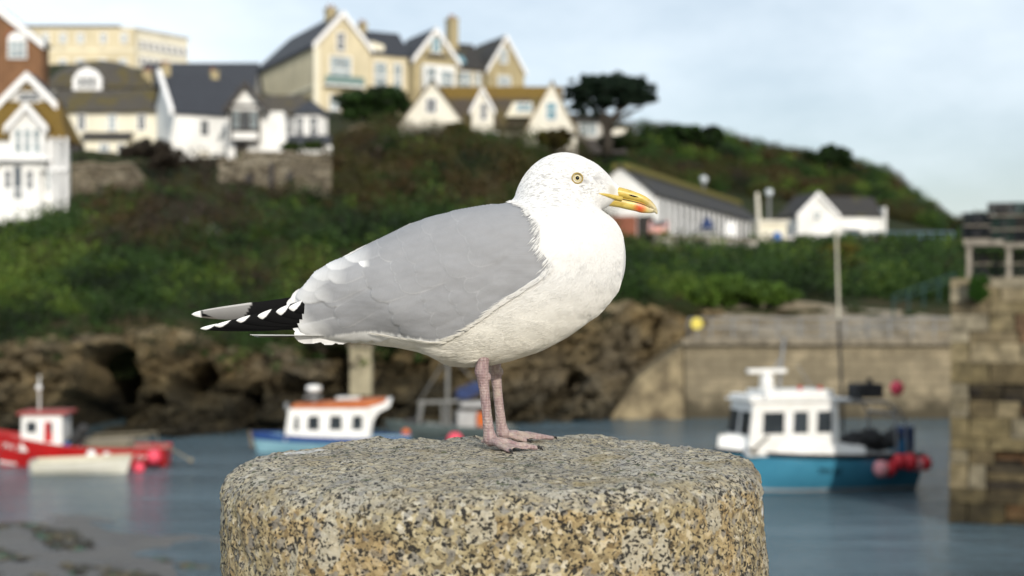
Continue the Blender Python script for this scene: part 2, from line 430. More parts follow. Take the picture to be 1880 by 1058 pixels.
for px, py in ((1142,365.5),(1130,362.5),(1118,359.5),(1108,357),(1099,355.5)):
    h = BVH.ray_cast(CAMP, (g(px, py) - CAMP).normalized())[0]
    ga.append((h if h else g(px, py, -.0078)) + Vector((0, .0002, 0)))
mb.tube(ga, [.0030, .0028, .0023, .0015, .0005], 8)
seam = []
for px, py, dy in ((1112,358.4,.0090),(1122,360.6,.0092),(1132,363.4,.0091),(1147,366.9,.0079),(1162,369.9,.0069),(1175,373.4,.0061),(1186,377.4,.0051),(1194,382,.0040)): seam.append(g(px, py, -dy*.80))
mb.cur = 1; mb.tube(seam, [.0002, .0005, .0007, .0007, .0007, .0007, .0006, .0002], 6)
mb.build('upper_beak', [beak_mat('upper_beak_horn', False), M('beak_seam', (.10, .07, .02), rough=.6)], gull, True)
mb = MB(); pair_loft(LO, 5, 28, mb, 0, True, .8)
mb.build('lower_beak', beak_mat('lower_beak_horn', True), gull, True)
black = M('black_gloss', (.003, .003, .003), rough=.15, spec=.12)
mb = MB(); mb.tube([g(1153, 357.5, -.0068), g(1159, 359, -.0068), g(1165, 360.8, -.0064), g(1172, 362.2, -.0060)], [.0003, .0009, .0010, .0004], 8)
mb.build('nostril', black, gull, True)
# ---- eyes
def eye(side):
    hit = BVH.ray_cast(CAMP, (g(1060, 327.5) - CAMP).normalized()); c, n = hit[0], hit[1]
    if n.y > 0: n = -n
    n = (n + Vector((0, -.35, 0))).normalized()
    if side > 0: c = Vector((c.x, 2*GY - c.y, c.z)); n = Vector((n.x, -n.y, n.z))
    r = .0060; cc = c - n*(r - .0020)
    u = n.orthogonal().normalized(); w = n.cross(u)
    mb = MB(); rows = []
    for j in range(0, 25):
        th = math.pi*.62*j/24
        rows.append([cc + (n*math.cos(th) + (u*math.cos(a) + w*math.sin(a))*math.sin(th))*r for a in [2*math.pi*k/40 for k in range(40)]])
    mb.grid(rows, True)
    t = NT('pale_iris'); nn = t.noise(900, 3)
    iris = t.done(t.ramp(nn, [(.3, (.48, .41, .22)), (.7, (.66, .60, .38))]), .2, None, spec=.25)
    rim = M('iris_rim', (.07, .045, .012), rough=.4, spec=.2)
    mb.mi = [1 if (i//40) < 5 else (2 if 10 <= (i//40) else 0) for i in range(len(mb.f))]
    mb.build('eye', [iris, black, rim], gull, True)
    mb = MB(); ring = [c + n*.0004 + (u*math.cos(a) + w*math.sin(a))*(.0061) for a in [2*math.pi*k/40 for k in range(41)]]
    mb.tube(ring, .0010, 10, False)
    mb.build('eye_ring', M('eye_ring_skin', (.36, .26, .06), (.22, .16, .05), 500, .6), gull, True)
eye(-1); eye(1)
# ---- feathers
def surf(px, py):
    d = (g(px, py) - CAMP).normalized()
    h = BVH.ray_cast(CAMP, d)
    if h[0]: return h[0], (h[1] if h[1].dot(d) < 0 else -h[1])
    q = BVH.find_nearest(g(px, py, -.005))
    y = min(q[0].y, GY - .002)
    n = Vector((q[1].x*.2, -1, q[1].z*.2 + .1)).normalized()
    return P(px, py, y), n
GREY = np.array((.255, .26, .274)); WHT = np.array((.70, .70, .70)); BLK = np.array((.0022, .0022, .0026))
class Plume(MB):
    def feather(s, base, tip, width, l0, l1, col, n=11, m=6, camber=.0006, bend=0.0, tipf=.28, flat=None, point=0.0, tilt=.00011):
        bx, by = base; tx, ty = tip; dx, dy = tx-bx, ty-by; L = math.hypot(dx, dy); nx, ny = -dy/L, dx/L
        rows = []; b = len(s.v)
        for i in range(n+1):
            v = i/n
            hw = width/2*min(1, .45 + .55*(v/.3))
            if v > 1-tipf:
                q = (v-(1-tipf))/tipf; hw *= (1-point)*math.sqrt(max(0, 1-q*q)) + point*(1-q)
            hw = max(hw, .3)
            c0 = bx+dx*v+nx*bend*math.sin(math.pi*v); c1 = by+dy*v+ny*bend*math.sin(math.pi*v)
            for j in range(m+1):
                u = 2*j/m-1
                px, py = c0+nx*hw*u, c1+ny*hw*u
                if flat is not None: p = P(px, py, GY+flat) ; nn = Vector((0, -1, 0))
                else: p, nn = surf(px, py)
                s.v.append(p + nn*(l0+(l1-l0)*v + camber*(1-u*u) + (tilt*u if flat is None else 0)))
                s.col.append(tuple(col(u, v))); s.uv.append((u*hw*S, v*L*S))
        for i in range(n):
            for j in range(m):
                s.f.append([b+i*(m+1)+j, b+i*(m+1)+j+1, b+(i+1)*(m+1)+j+1, b+(i+1)*(m+1)+j]); s.mi.append(0)
    def __init__(s): super().__init__(); s.uv = []; s.c = (1, 1, 1)
    def build(s, name, mat, parent, mirror=False):
        if mirror: s.v = [Vector((p.x, 2*GY-p.y, p.z)) for p in s.v]
        me = s.mesh(name, True, False)
        uvl = me.uv_layers.new(name='UVMap'); li = np.zeros(len(me.loops), np.int32); me.loops.foreach_get('vertex_index', li)
        uvl.data.foreach_set('uv', np.array(s.uv, np.float32)[li].ravel())
        return link(name, me, mat, parent)
def feather_mat():
    t = NT('feather')
    uv = t.n('ShaderNodeUVMap').outputs['UV']; x, y, _ = t.sep(uv)
    ax = t.math('ABSOLUTE', x)
    cmb = t.n('ShaderNodeCombineXYZ'); t.l(t.math('MULTIPLY', ax, 60.), cmb.inputs[0]); t.l(t.math('SUBTRACT', t.math('MULTIPLY', y, 1000.), t.math('MULTIPLY', ax, 900.)), cmb.inputs[1])
    barb = t.noise(1.1, 3, .7, 0, vec=cmb.outputs[0])
    base = t.attr('tone')
    soft = t.noise(45, 4, .6)
    k = t.math('ADD', t.math('MULTIPLY', barb, .22), t.math('MULTIPLY', soft, .22)); k = t.math('ADD', k, .78)
    col = t.mix(1., base, k, 'MULTIPLY')
    rach = t.ramp(ax, [(.0002, .97), (.0005, 1.)])
    col = t.mix(1., col, rach, 'MULTIPLY')
    return t.done(col, .66, barb, .35, .0006, .10)
fm = feather_mat()
def lerp(a, b, t): return a+(b-a)*min(1, max(0, t))
def tone(t0, white_from=2.0, soft=.06, fringe=0.0, grey=GREY):
    def f(u, v):
        c = grey*t0
        c = lerp(c, WHT, (v + .06*math.cos(u*1.5) - white_from)/soft)
        if fringe: c = lerp(c, WHT, fringe*max(0, (v-.75)/.25)**2)
        return c
    return f
WPOLY = [(945,373),(972,393),(990,418),(992,440),(988,458),(1004,474),(1016,490),(1004,506),(962,535),(922,561),(882,590),(850,612),(822,626),(790,627),(740,620),(700,612),(650,611),(600,618),(560,618),(540,600),(536,570),(548,540),(580,502),(620,478),(660,456),(700,437),(750,412),(800,396),(850,384),(900,375)]
def inpoly(x, y, poly=WPOLY):
    r = False; j = len(poly)-1
    for i in range(len(poly)):
        xi, yi = poly[i]; xj, yj = poly[j]
        if (yi > y) != (yj > y) and x < (xj-xi)*(y-yi)/(yj-yi)+xi: r = not r
        j = i
    return r
def blur(a, m, n):
    """soften a field a little, only among covered cells"""
    for _ in range(n):
        num = np.zeros_like(a); den = np.zeros(m.shape)
        for dy, dx, w in ((0, 0, 2), (1, 0, 1), (-1, 0, 1), (0, 1, 1), (0, -1, 1)):
            r = np.roll(np.roll(a, dy, 0), dx, 1); mm = np.roll(np.roll(m, dy, 0), dx, 1)
            num += r*(mm[..., None] if a.ndim == 3 else mm)*w; den += mm*w
        a = num/np.maximum(den, 1e-9)[..., None] if a.ndim == 3 else num/np.maximum(den, 1e-9)
    return a
def wing_field():
    """the folded wing as rows of overlapping feathers laid over each other from the trailing edge forward"""
    st = 1.2; xs = np.arange(515, 1022, st); ys = np.arange(368, 634, st); X, Y = np.meshgrid(xs, ys)
    m = np.zeros(X.shape); h = np.full(X.shape, .0007); col = np.tile(GREY, X.shape+(1,)).astype(float); U = np.full(X.shape, .004); V = Y*S
    poly = np.array([[inpoly(x, y) for x in xs] for y in ys]); m[poly] = 1
    def lay(base, tip, width, hb, ht, wf=2.0, soft=.08, tone=1.0, tipf=.25, bend=0.0, fringe=.0, clip=True, blunt=.5, grey=GREY):
        bx, by = base; tx, ty = tip; L = math.hypot(tx-bx, ty-by); dx, dy = (tx-bx)/L, (ty-by)/L
        v = ((X-bx)*dx+(Y-by)*dy)/L; w = (X-bx)*-dy+(Y-by)*dx
        vc = np.clip(v, 0, 1); w = w - bend*np.sin(np.pi*vc)
        hw = width/2*np.minimum(1, .5+vc/.4*.5)
        q = np.clip((vc-(1-tipf))/tipf, 0, 1); hw = hw*np.maximum(0, 1-q**2.4)**blunt
        ins = (v >= 0) & (v <= 1) & (np.abs(w) <= hw)
        ins &= poly | ((X < 640) & (not clip)) | ((Y > 560) & (X < 760) & (not clip))
        u = np.where(ins, w/np.maximum(hw, .5), 0)
        hh = hb+(ht-hb)*v - .00020*u**4 - .00003*u
        ba = np.clip(v/.34, 0, 1); ba = ba*ba*(3-2*ba)
        hh = h + (hh-h)*ba; ins &= (hh > h-2e-5) | (m < .5); m[ins] = 1; h[ins] = hh[ins]
        c = grey*tone
        k = np.clip((v + .035*np.cos(u*1.6)-wf)/soft, 0, 1)
        edge = np.clip(1-(np.minimum((1-v)*L, (1-np.abs(u))*hw))/3.0, 0, 1)*fringe*np.clip((v-.45)/.2, 0, 1)
        cc = c + (WHT-c)*np.maximum(k, edge)[..., None]
        cc = col + (cc-col)*ba[..., None]
        col[ins] = cc[ins]; U[ins] = (u*hw*S)[ins]; V[ins] = (v*L*S)[ins]
    rr = random.Random(9)
    # secondaries and inner primaries, white tipped
    tips = [(536,552),(527,566),(523,578),(529,591),(538,604),(546,617)]
    for k, tp in enumerate(tips):
        dd = (.90-.008*k, -.40); L = 210
        lay((tp[0]+dd[0]*L, tp[1]+dd[1]*L), tp, 29+2*k, .0008, .00115, .80, .2, rr.uniform(.99, 1.02), .11, 0, .15, False)
    lay((800, 546), (541, 618), 40, .0009, .0016, .76, .22, 1.02, .13, -6, .25, False)
    for k, x in enumerate(range(590, 842, 23)):
        y = float(np.interp(x, [580, 620, 660, 700, 740, 790, 822, 850], [621, 617, 612, 614, 621, 627, 625, 612]))
        L = 170 if x < 740 else max(60, (860-x)*1.25)
        lay((x+.86*L, y-.50*L), (x-6, y+1), 46, .0008, .00108+.00005*(k % 2), 2, .09, rr.uniform(.985, 1.015), .11, -4, .06, x >= 700, .4)
    # greater coverts: long blades side by side
    for a, L in ((0, 150), (95, 130)):
        for c in range(-6, 7):
            x = 612 + a*.875 + c*22*.484 + rr.uniform(-5, 5); y = 578 - a*.484 + c*22*.875 + rr.uniform(-3, 3)
            if not (inpoly(x-4, y+12) or a > 0) or x > 840: continue
            lay((x+L*.875, y-L*.484), (x, y), 31, .0009, .00165, 2, .1, rr.uniform(.95, 1.04), .20, rr.uniform(-3, 1), .20)
    # median coverts, shorter and rounder
    for a in (120, 165, 210):
        for c in range(-6, 7):
            x = 640 + a*.875 + (c+.5*(a % 2))*24*.484 + rr.uniform(-6, 6); y = 566 - a*.484 + c*24*.875 + rr.uniform(-4, 4)
            lay((x+78*.875, y-78*.484), (x, y), 34, .0009, .00160, 2, .1, rr.uniform(.955, 1.035), .36, 0, .16)
    # tertials, broad and white tipped
    for k, (tp, wf) in enumerate([((545,546),.84),((582,545),.96),((553,525),.82),((606,512),.95),((572,505),.82),((598,488),.82),((632,473),.84)]):
        L = 185; dd = (.885, -.465) if wf > .85 else (.90, -.42)
        lay((tp[0]+dd[0]*L, tp[1]+dd[1]*L), tp, 46, .0012, .00205+.00004*k, wf-.10, .34, rr.uniform(1.03, 1.10), .22, -5, .16, True)
    # scapulars over the back, the last row edged with white
    for a in (0, 40, 85, 135, 190):
        for c in range(0, 5):
            x = 655 + a*.93 + c*24*.37 + rr.uniform(-8, 8); y = 466 - a*.335 + c*24*.82 + rr.uniform(-4, 4)
            L = 120 if a < 100 else 90
            lay((x+L*.93, y-L*.34), (x, y), 40, .0012, .00205-.00003*c, .86 if (a == 0 and c < 2) else 2, .12, rr.uniform(.99, 1.012), .30, -3, .24 if a < 60 else .14)
    rag = np.array([5.5 + 4*noise.noise(Vector((x*.13, 3, 1))) + 2.5*noise.noise(Vector((x*.5, 7, 1))) for x in xs])
    low = np.interp(xs, [560, 580, 620, 660, 700, 740, 790, 822, 840], [618, 621, 617, 611, 612, 620, 627, 626, 618])
    kk = np.clip((Y-(low-rag)[None, :])/4, 0, 1)*((X > 575) & (X < 832)); col = col + (WHT-col)*kk[..., None]
    h2 = blur(h, m, 3); soft = blur(h2, m, 26)
    k = np.clip((X-760-(Y-480)*.2)/120, 0, 1); h2 = h2*(1-k)+soft*k
    fold = np.array([[noise.fractal(Vector((x*.011+y*.006, y*.024-x*.004, 2)), .8, 2.1, 3) for x in xs[::4]] for y in ys[::4]]).repeat(4, 0).repeat(4, 1)[:m.shape[0], :m.shape[1]]
    fold = blur(fold, np.ones_like(m), 10)
    h2 = .0007 + (h2-.0007)*1.7 + .0013*fold*np.clip((blur(m.copy(), np.ones_like(m), 14)-.8)*5, 0, 1)
    c2 = blur(col, m, 1)
    return xs, ys, m, h2, c2, U, V
WF = wing_field()
def make_wing(mirror):
    xs, ys, m, h, col, U, V = WF
    pl = Plume(); ids = -np.ones(m.shape, int)
    front = [(945,373),(972,393),(990,418),(992,440),(988,458),(1004,474),(1016,490),(1004,506),(962,535),(922,561),(882,590)]
    for i, y in enumerate(ys):
        for j, x in enumerate(xs):
            if m[i, j] < .5: continue
            p, n = surf(x, y)
            ids[i, j] = len(pl.v); pl.v.append(p+n*h[i, j]); pl.col.append(tuple(col[i, j])); pl.uv.append((U[i, j], V[i, j]))
    a, b, c, d = ids[:-1, :-1], ids[:-1, 1:], ids[1:, 1:], ids[1:, :-1]
    ok = (a >= 0) & (b >= 0) & (c >= 0) & (d >= 0)
    pl.f = np.stack([a[ok], b[ok], c[ok], d[ok]], 1).tolist(); pl.mi = [0]*len(pl.f)
    return pl.build('wing', fm, gull, mirror)
make_wing(False); make_wing(True)
# ---- primaries
def prim_col(wlen, L, mirrorp=None):
    def f(u, v):
        d = (1-v)*L
        edge = wlen*(1.0 + .55*u)
        return WHT if d < edge else BLK
    return f
def primaries(mirror):
    pl = Plume(); base = (640, 566)
    for k, (tp, w) in enumerate([((368,603.5),27),((394,598.5),30),((434,589),33),((473,581),35),((507,573),34),((530,566),30)]):
        L = math.hypot(tp[0]-base[0], tp[1]-base[1])
        b = (base[0], 588-6*k)
        y0 = -.006-.0022*k
        pl.feather(b, tp, w, 0, 0, prim_col(20 if k < 2 else 17, L), 110, 22, .0012, bend=(2 if k < 2 else 0), tipf=.42 if k < 3 else .35, flat=y0, point=.45)
    pl.build('primary_feathers', fm, gull, mirror)
primaries(False)
def far_primary():
    pl = Plume()
    def cf(u, v):
        x = 600-250*v
        if v > .935: return WHT
        if x < 447+10*u and x > 372-22*u*(1 if u < 0 else .2): return lerp(np.array((.105, .102, .098)), WHT, .22*(u+1)/2+ (.3 if u > .8 else 0))
        if u < -.6: return np.array((.10, .09, .08))
        return BLK
    pl.feather((615, 546), (352, 577.5), 31, 0, 0, cf, 70, 14, .001, bend=-7, tipf=.40, flat=.012, point=.35)
    for k, (tp, w) in enumerate([((372,579),26),((412,574),28),((450,570),28),((488,566),28)]):
        pl.feather((630, 556), tp, w, 0, 0, prim_col(16, 240), 40, 10, .001, tipf=.4, flat=.017+.002*k, point=.4)
    pl.build('primary_feathers', fm, gull, False)
far_primary()
# ---- tail
pl = Plume()
for k in range(-3, 4):
    pl_y = GY + k*.0042
    b = g(670, 616, k*.002); t_ = P(459+abs(k)*4, 614+.8*abs(k), pl_y)
    d = (t_-b); L = d.length; rows = []
    b0 = len(pl.v)
    for i in range(15):
        v = i/14; hw = .0085*(.6+.4*v)*(math.sqrt(max(0, 1-((v-.86)/.14)**2)) if v > .86 else 1)
        for j in range(7):
            u = j/3-1
            pl.v.append(b+d*v+Vector((0, u*hw, -.0008*u*u - .0003*k))); pl.col.append((.62, .61, .58)); pl.uv.append((u*hw, v*L))
    for i in range(14):
        for j in range(6):
            pl.f.append([b0+i*7+j, b0+i*7+j+1, b0+(i+1)*7+j+1, b0+(i+1)*7+j]); pl.mi.append(0)
pl.build('tail', fm, gull)
# ---- soft body plumage: fine barbs lying along the flow of the feathers
FLOW = [(1128,335,-.6,-.8),(1105,310,-.85,-.5),(1060,292,-1,-.1),(1010,292,-.85,.5),(965,335,-.5,.85),(1060,340,-1,.12),(1080,372,-.95,.3),(1020,385,-.75,.65),(960,385,-.7,.7),
 (1115,385,-.5,.85),(1115,420,-.15,1),(1140,460,-.1,1),(1130,515,-.35,.95),(1085,570,-.8,.6),(1010,620,-.97,.25),(920,655,-1,.18),(850,660,-1,.12),(770,640,-1,-.1),(690,625,-1,-.08),
 (1060,470,-.45,.9),(1000,560,-.85,.5),(930,590,-.92,.4),(860,635,-.97,.25),(1020,440,-.5,.85)]
def plumage():
    fl = np.array(FLOW)
    me = body_me; me.calc_loop_triangles()
    vs = np.array([v.co[:] for v in me.vertices]); ns = np.array([v.normal[:] for v in me.vertices])
    tr = np.array([t.vertices[:] for t in me.loop_triangles])
    A = .5*np.linalg.norm(np.cross(vs[tr[:, 1]]-vs[tr[:, 0]], vs[tr[:, 2]]-vs[tr[:, 0]]), axis=1)
    N = 130000
    ti = RNG.choice(len(tr), N, p=A/A.sum()); b = RNG.dirichlet((1, 1, 1), N)
    pos = (vs[tr[ti]]*b[:, :, None]).sum(1); nor = (ns[tr[ti]]*b[:, :, None]).sum(1); nor /= np.linalg.norm(nor, axis=1)[:, None]
    px = 940+pos[:, 0]*F/GY; py = HZ-(pos[:, 2]-H)*F/GY
    keep = np.ones(N, bool)
    up = np.zeros(N)
    shr = [(x+(4 if x > 930 else 0)*-1, y-3) for x, y in WPOLY]
    for i in range(N):
        x, y = px[i], py[i]
        if x < 700: keep[i] = False
        elif inpoly(x, y):
            e = 0
            for m in (4, 8, 12, 16):
                if inpoly(x+m, y+m*.2) and inpoly(x+m*.5, y+m*.8): e += 1
                else: break
            if e >= 4 or RNG.random() > (.9, .7, .4, .15)[e] or (x < 900 and (e > 0 or y < 560)) or (y > 500 and e > 1): keep[i] = False
            else: up[i] = .0030
    keep &= np.hypot(px-1060, py-327.5) > 13.5
    keep &= ~((px > 1100) & (np.abs(py-(355.5+(px-1100)*.235)) < 4.0)) & (px < 1141)
    pos, nor, px, py = (pos+nor*up[:, None])[keep], nor[keep], px[keep], py[keep]
    w = 1/((px[:, None]-fl[:, 0])**2+(py[:, None]-fl[:, 1])**2+60)**1.5
    dx = (w*fl[:, 2]).sum(1)/w.sum(1); dz = -(w*fl[:, 3]).sum(1)/w.sum(1)
    n = len(pos)
    d = np.stack([dx+RNG.normal(0, .05, n), RNG.normal(0, .05, n), dz+RNG.normal(0, .05, n)], 1)
    d -= nor*(d*nor).sum(1)[:, None]; d /= np.linalg.norm(d, axis=1)[:, None]+1e-9
    head = np.clip((1+((430-py)/90)), 0, 1)*(px > 930); head = np.clip(head, 0, 1)
    ln = (.0115-.0060*head)*RNG.uniform(.7, 1.25, n)*np.where(px > 1085, np.where(py < 385, .5, 1), 1)
    ln *= np.where((py > 640) & (px < 900), 1.7, 1)
    tuft = np.array([noise.noise(Vector(q*(70, 70, 110))) for q in pos]); tuft2 = np.array([noise.noise(Vector(q*(45, 45, 60)+9)) for q in pos])
    d[:, 2] += .12*tuft2; d[:, 0] -= .06*tuft2; d /= np.linalg.norm(d, axis=1)[:, None]
    lift = (.0008+.0003*RNG.random(n)+.0004*np.clip(tuft, -.6, 1))*(1-.45*head)
    lift *= np.where((py > 655) & (px < 905), 1.8, 1)
    K = 4; pts = np.zeros((n, K, 3))
    for k in range(K):
        t = k/(K-1)
        pts[:, k] = pos-nor*.0006+d*(ln*t)[:, None]+nor*(lift*(1.7*t-.75*t*t)+0)[:, None]
    cu = bpy.data.hair_curves.new('body_plumage'); cu.add_curves([K]*n)
    off = np.array(GROOT)
    cu.attributes['position'].data.foreach_set('vector', (pts-off).astype(np.float32).ravel())
    ra = cu.attributes.get('radius') or cu.attributes.new('radius', 'FLOAT', 'POINT')
    ra.data.foreach_set('value', np.tile(np.array([.00030, .00028, .00020, .00006], np.float32), n))
    cu.materials.append(white)
    o = bpy.data.objects.new('body_plumage', cu); COL.objects.link(o); o.parent = gull; OFF[o] = OFF[gull]
    o['kind'] = 'stuff'
plumage()
# ------------------------------------------------------------------ ground, water, cliff, hillside
def tnoise(p, s, o=4): return noise.fractal(Vector(p)*s, .9, 2.1, o)
def water_mat():
    t = NT('harbour_water')
    n1 = t.noise(.55, 6, .62, .4, stretch=(.45, 1.5, 1)); n2 = t.noise(.12, 3, .5, stretch=(.6, 1.2, 1))
    col = t.ramp(n2, [(.35, (.045, .074, .092)), (.65, (.080, .124, .152))])
    n1 = t.math('ADD', n1, t.math('MULTIPLY', t.noise(.17, 3, .5, .3, stretch=(.4, 1.3, 1)), 1.8))
    h = t.math('ADD', n1, t.math('MULTIPLY', t.noise(3.2, 3, .6, stretch=(.6, 1.2, 1)), .35))
    return t.done(col, .2, h, 1.0, .55, .45)
mb = MB(); mb.add([(-900, -60, 0), (900, -60, 0), (900, 1500, 0), (-900, 1500, 0)], [(0, 1, 2, 3)])
tag(mb.build('water', water_mat()), kind='structure')
mb = MB(); mb.add([(-1500, -100, -3), (1500, -100, -3), (1500, 3000, -3), (-1500, 3000, -3)], [(0, 1, 2, 3)])
tag(mb.build('seabed', M('seabed_mud', (.12, .10, .07))), kind='structure')
# beach at the lower left: wet sand shelving into the water
def sand_mat():
    t = NT('wet_sand'); n = t.noise(.8, 5, .65, stretch=(.5, 1, 1)); n2 = t.noise(7, 5, .7)
    col = t.ramp(n, [(.35, (.045, .042, .040)), (.6, (.105, .098, .09))])
    col = t.mix(t.ramp(n2, [(.55, 0.), (.72, .6)]), col, (.05, .045, .04))
    return t.done(col, t.ramp(n, [(.35, .25), (.6, .7)]), n2, .5, .05, .4)
def sandz(a, b, p): return .040*b + .10*math.sin(a*.31)*math.exp(-abs(b)*.1) + .14*tnoise((p.x*.7, p.y*1.6, 0), .30) + .05*tnoise((p.x, p.y*2, 3), 1.2)
rows = []
ea, eb = P(-60, 952, 2611*H/(952-560)), P(430, 1046, 2611*H/(1046-560))
ed = (eb-ea).normalized(); en = Vector((ed.y, -ed.x, 0));
if en.y > 0: en = -en
for i in range(90):
    a = -30 + i*.75; row = []
    for j in range(40):
        b = -2.5 + j*.55
        p = ea + ed*a + en*b; z = sandz(a, b, p)
        row.append((p.x, p.y, z))
    rows.append(row)
mb = MB(); mb.grid(rows); tag(mb.build('beach', sand_mat(), None, True, fix=False), kind='structure')
# seaweed litter on the beach
rr = random.Random(3); mb = MB(); mb.c = (.03, .026, .014)
for k in range(5200):
    a = rr.uniform(-5, 22); band = rr.choice([.5, .9, 2.6, 2.8, 3.0, 4.6, 4.8, 6.5, 8.2, 10]); b = band + rr.gauss(0, .16) + .8*tnoise((a*.5, band, 1), .5)
    p = ea + ed*a + en*b; z = sandz(a, b, p)
    if tnoise((p.x, p.y, 8), .4) < -.12: continue
    q = rr.random(); mb.c = (.028, .024, .014) if q < .7 else ((.09, .07, .03) if q < .93 else (.03, .09, .05))
    r = rr.uniform(.06, .24); n = 7
    mb.add([(p.x, p.y, z+.06)] + [(p.x+r*rr.uniform(.5, 1.5)*math.cos(6.28*i/n), p.y+r*rr.uniform(.4, 1.)*math.sin(6.28*i/n), z+.012) for i in range(n)], [(0, 1+i, 1+(i+1) % n) for i in range(n)])
def tone_mat(name, rough=.8, var=.35, scale=3, spec=.2, transl=0):
    t = NT(name); n = t.noise(scale, 4, .6)
    k = t.ramp(n, [(.3, 1-var), (.7, 1+var*.4)])
    m = t.done(t.mix(1., t.attr('tone'), k, 'MULTIPLY'), rough, None, spec=spec)
    return m
tag(mb.build('seaweed', tone_mat('seaweed', .4)), kind='stuff')
# the quay the bollard stands on
mb = MB(); mb.box(-14, 14, -8, 2.35, -2.5, BZ-1.0)
tag(mb.build('quay', M('quay_stone', (.30, .27, .21), (.17, .155, .13), 3, .8, .02)), kind='structure')

KN = [-900, -500, 0, 140, 300, 450, 600, 750, 900, 1050, 1150, 1300, 1450, 1600, 1750, 2200, 2800]
def Ln(py, Y, wl=False): return (py, Y, wl)
LINES = [
 (None, [58, 62, 65, 66, 68, 69, 71, 73, 75, 77, 79, 86, 86.5, 87, 87, 87, 88]),                                  # foot, under water
 ([590, 600, 630, 612, 598, 636, 640, 625, 605, 578, 552, 566, 572, 577, 582, 585, 590], [64, 67, 70, 70.5, 71.5, 73, 74.5, 76.5, 78.5, 80.5, 83, 89, 89.5, 90, 90.5, 91, 92]),    # cliff top
 ([500, 500, 500, 488, 480, 500, 515, 500, 480, 480, 500, 506, 506, 512, 516, 520, 520], [76, 78, 80, 82, 84, 86, 87, 88, 90, 92, 95, 99, 101, 103, 105, 106, 108]),
 ([430, 430, 420, 392, 374, 370, 376, 392, 400, 425, 446, 446, 446, 442, 441, 450, 450], [92, 94, 97, 98, 100, 103, 106, 110, 112, 116, 120, 128, 138, 145, 150, 155, 160]),
 ([330, 330, 335, 302, 302, 298, 300, 305, 315, 350, 441, 437, 437, 435, 433, 440, 440], [112, 112, 112, 114, 114, 115, 118, 125, 130, 134, 150, 168, 172, 174, 176, 178, 180]),
 ([250, 250, 240, 230, 235, 240, 250, 252, 258, 262, 335, 345, 365, 385, 434, 440, 440], [140, 140, 138, 138, 135, 135, 138, 140, 143, 150, 185, 200, 205, 208, 196, 198, 200]),
 ([128, 128, 124, 118, 128, 160, 205, 218, 222, 240, 252, 262, 296, 332, 436, 442, 442], [200, 200, 205, 215, 200, 188, 182, 182, 185, 195, 215, 228, 234, 238, 212, 214, 216]),
 ([150, 150, 150, 150, 160, 190, 235, 250, 255, 275, 290, 300, 340, 380, 470, 475, 475], [300]*17)]
# ridge and slope in between are refined at the right end, where the headland falls to the road
XR = np.unique(np.concatenate([np.linspace(-900, 2800, 210), np.linspace(1600, 1780, 30)]))
def line(k, px):
    py, Y = LINES[k]; y = float(np.interp(px, KN, Y))
    if py is None: return P(px, 560, y).x, y, -1.2
    q = float(np.interp(px, KN, py))
    if k == 6:
        q = float(np.interp(px, [-900, 0, 140, 300, 450, 600, 750, 900, 1050, 1100, 1180, 1240, 1330, 1400, 1480, 1560, 1620, 1660, 1700, 1730, 1750, 2800], [128, 124, 118, 128, 160, 205, 218, 222, 238, 246, 244, 252, 262, 280, 296, 312, 326, 352, 390, 415, 437, 444]))
    if k == 5: q = float(np.interp(px, [-900, 0, 140, 300, 450, 600, 750, 900, 1050, 1120, 1300, 1450, 1600, 1680, 1730, 1750, 2800], [250, 240, 230, 235, 240, 250, 252, 258, 262, 320, 345, 365, 388, 410, 428, 434, 440]))
    p = P(px, q, y); return p.x, y, p.z
def terrain(px, t):
    """t counts the lines; smooth between"""
    k = min(int(t), 6); u = t-k
    a, b = line(k, px), line(k+1, px)
    return Vector(a).lerp(Vector(b), u)
rows = []
for x in XR:
    row = []
    for j in range(0, 65):
        t = .6 + j/10.0
        p = terrain(x, t)
        am = 0 if t < 1 else .5 if 1.05 < t < 3 else (.12 if t < 4.2 else .35)
        if t > 6.5: am = 0
        if t < 1: p.y += 14*(1-t)
        p.z += am*tnoise(p, .12) + am*.4*tnoise(p, .5)
        row.append(p)
    rows.append(row)
t = NT('hill_soil'); n = t.noise(.25, 5, .65); n2 = t.noise(2, 4, .7)
hm = t.done(t.mix(t.ramp(n2, [(.4, 0.), (.7, .6)]), t.ramp(n, [(.35, (.028, .022, .012)), (.5, (.018, .028, .009)), (.65, (.05, .038, .022))]), (.02, .028, .01)), .95, n2, .8, .3, .1)
mb = MB(); mb.grid(rows); tag(mb.build('hillside', hm, None, True, fix=False), kind='structure')
